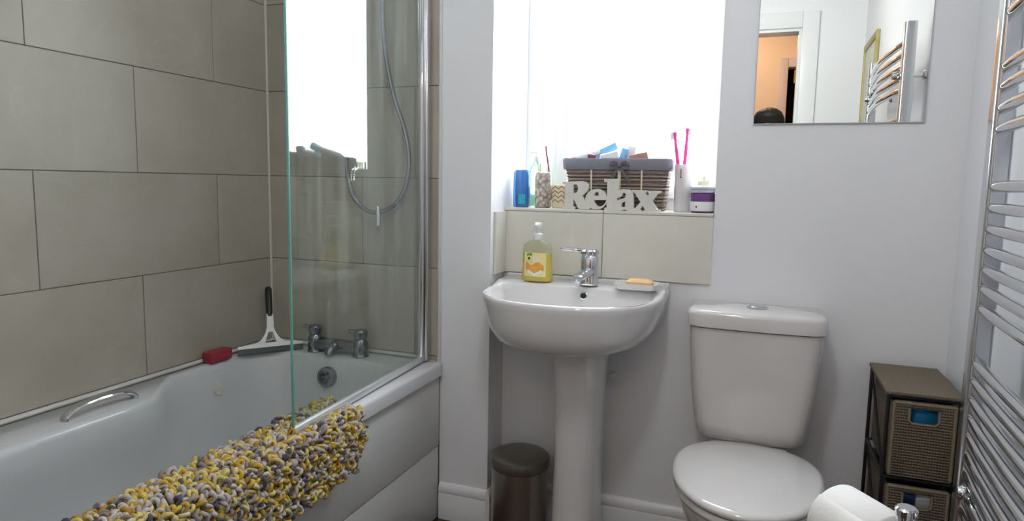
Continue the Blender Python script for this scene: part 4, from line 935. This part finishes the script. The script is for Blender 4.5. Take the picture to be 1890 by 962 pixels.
for s, pk, pal in wrists:   # four fingers curled behind the phone, thumb on its near side
    for k, ln in enumerate((.068, .075, .070, .056)):
        zz = 1.175-.019*k
        a = nv_((s*.085, .405, zz), .0085, pk); b = nv_((s*.066, .432, zz+.002), .008, a); c = nv_((s*(.066-ln*.45), .440, zz+.003), .0075, b); nv_((s*(.066-ln*.72), .436, zz+.003), .0065, c)
    a = nv_((s*.082, .365, 1.165), .0105, pal); b = nv_((s*.064, .385, 1.185), .0095, a); nv_((s*.045, .400, 1.19), .0085, b)
body = place(skin_mesh(V, E_, Rr), 'body', 'skin', pe)
# clothes: slightly larger shells on the same joints
def cloth(idx, name, mat, grow, extra=()):
    mp = {i: k for k, i in enumerate(idx)}
    es = [(mp[a], mp[b]) for a, b in E_ if a in mp and b in mp]
    rs = [tuple(c+grow for c in (Rr[i] if isinstance(Rr[i], tuple) else (Rr[i], Rr[i]))) for i in idx]
    vs_ = [V[i] for i in idx]
    for p, r, link in extra: vs_.append((PX+p[0], PY+p[1], p[2])); rs.append(r); es.append((mp[link], len(vs_)-1))
    return place(skin_mesh(vs_, es, rs), name, mat, pe)
base_i = 8
per = 10
L0, R0 = base_i, base_i+per
cloth([pel, wst, che, shl, nck]+[L0+5, L0+6, L0+7, R0+5, R0+6, R0+7], 'jumper', 'dark_cloth', .026, [((0, 0, .78), (.175, .135), pel)])
cloth([pel, L0, L0+1, L0+2, R0, R0+1, R0+2], 'trousers', 'jeans', .014, [((0, 0, 1.0), (.135, .095), pel)])
for q in (L0, R0):
    cloth([q+3, q+4], 'shoe', 'black_plastic', .012)
# hair: cap around the head falling to the neck
hm = MB(); rgs = []
for k, (z, a, b, dy) in enumerate(((1.36, .075, .045, -.055), (1.42, .092, .070, -.035), (1.50, .100, .092, -.020), (1.56, .101, .102, -.010), (1.61, .096, .100, -.004), (1.645, .078, .084, -.002), (1.668, .045, .05, -.004), (1.676, .01, .01, -.004))):
    rgs.append([(PX+a*math.cos(2*PI*j/28), PY+dy+b*math.sin(2*PI*j/28)*(1 if math.sin(2*PI*j/28) < 0 or z > 1.565 else .25), z+.003*math.sin(j*2.3)) for j in range(28)])
hm.loft(rgs).build('hair', 'hair', pe, smooth=80)
for s in (-1, 1):
    e_ = MB().lathe(PX+s*.030, PY+.089, [(.002, 1.523), (.010, 1.527), (.012, 1.533), (.010, 1.539), (.002, 1.543)], 14).build('eye', 'white_plastic', pe)
    MB().lathe(PX+s*.030, PY+.099, [(.001, 1.528), (.0045, 1.531), (.0045, 1.535), (.001, 1.538)], 10).build('iris', 'dark_ink', e_)
    MB().loft([[(PX+s*(.078+.010*q), PY+.0+r*math.cos(2*PI*k/12)*.6, 1.515+r*math.sin(2*PI*k/12)) for k in range(12)] for q, r in ((0, .02), (.5, .028), (1, .022))]).build('ear', 'skin', pe)
MB().loft([[(PX+a*math.cos(2*PI*k/10), PY+.090+c+b*math.sin(2*PI*k/10), z) for k in range(10)] for z, a, b, c in ((1.478, .010, .008, .010), (1.486, .014, .014, .012), (1.505, .010, .012, .008), (1.53, .007, .008, .002))]).build('nose', 'skin', pe, smooth=70)
MB().obox((PX, PY+.098, 1.458), (.022, .005, .005), (0, 0, 0), .004).build('mouth', 'pink_pack', pe)
ph = thing('phone', 'black phone held up by the person in the doorway', 'phone', (0, -.045, 1.16))
MB().bbox(-.074, .074, -.050, -.042, 1.128, 1.199, .003).build('case', 'black_plastic', ph)
MB().box(-.068, .068, -.0506, -.0502, 1.132, 1.195).build('screen', 'dim_teal', ph, smooth=0)
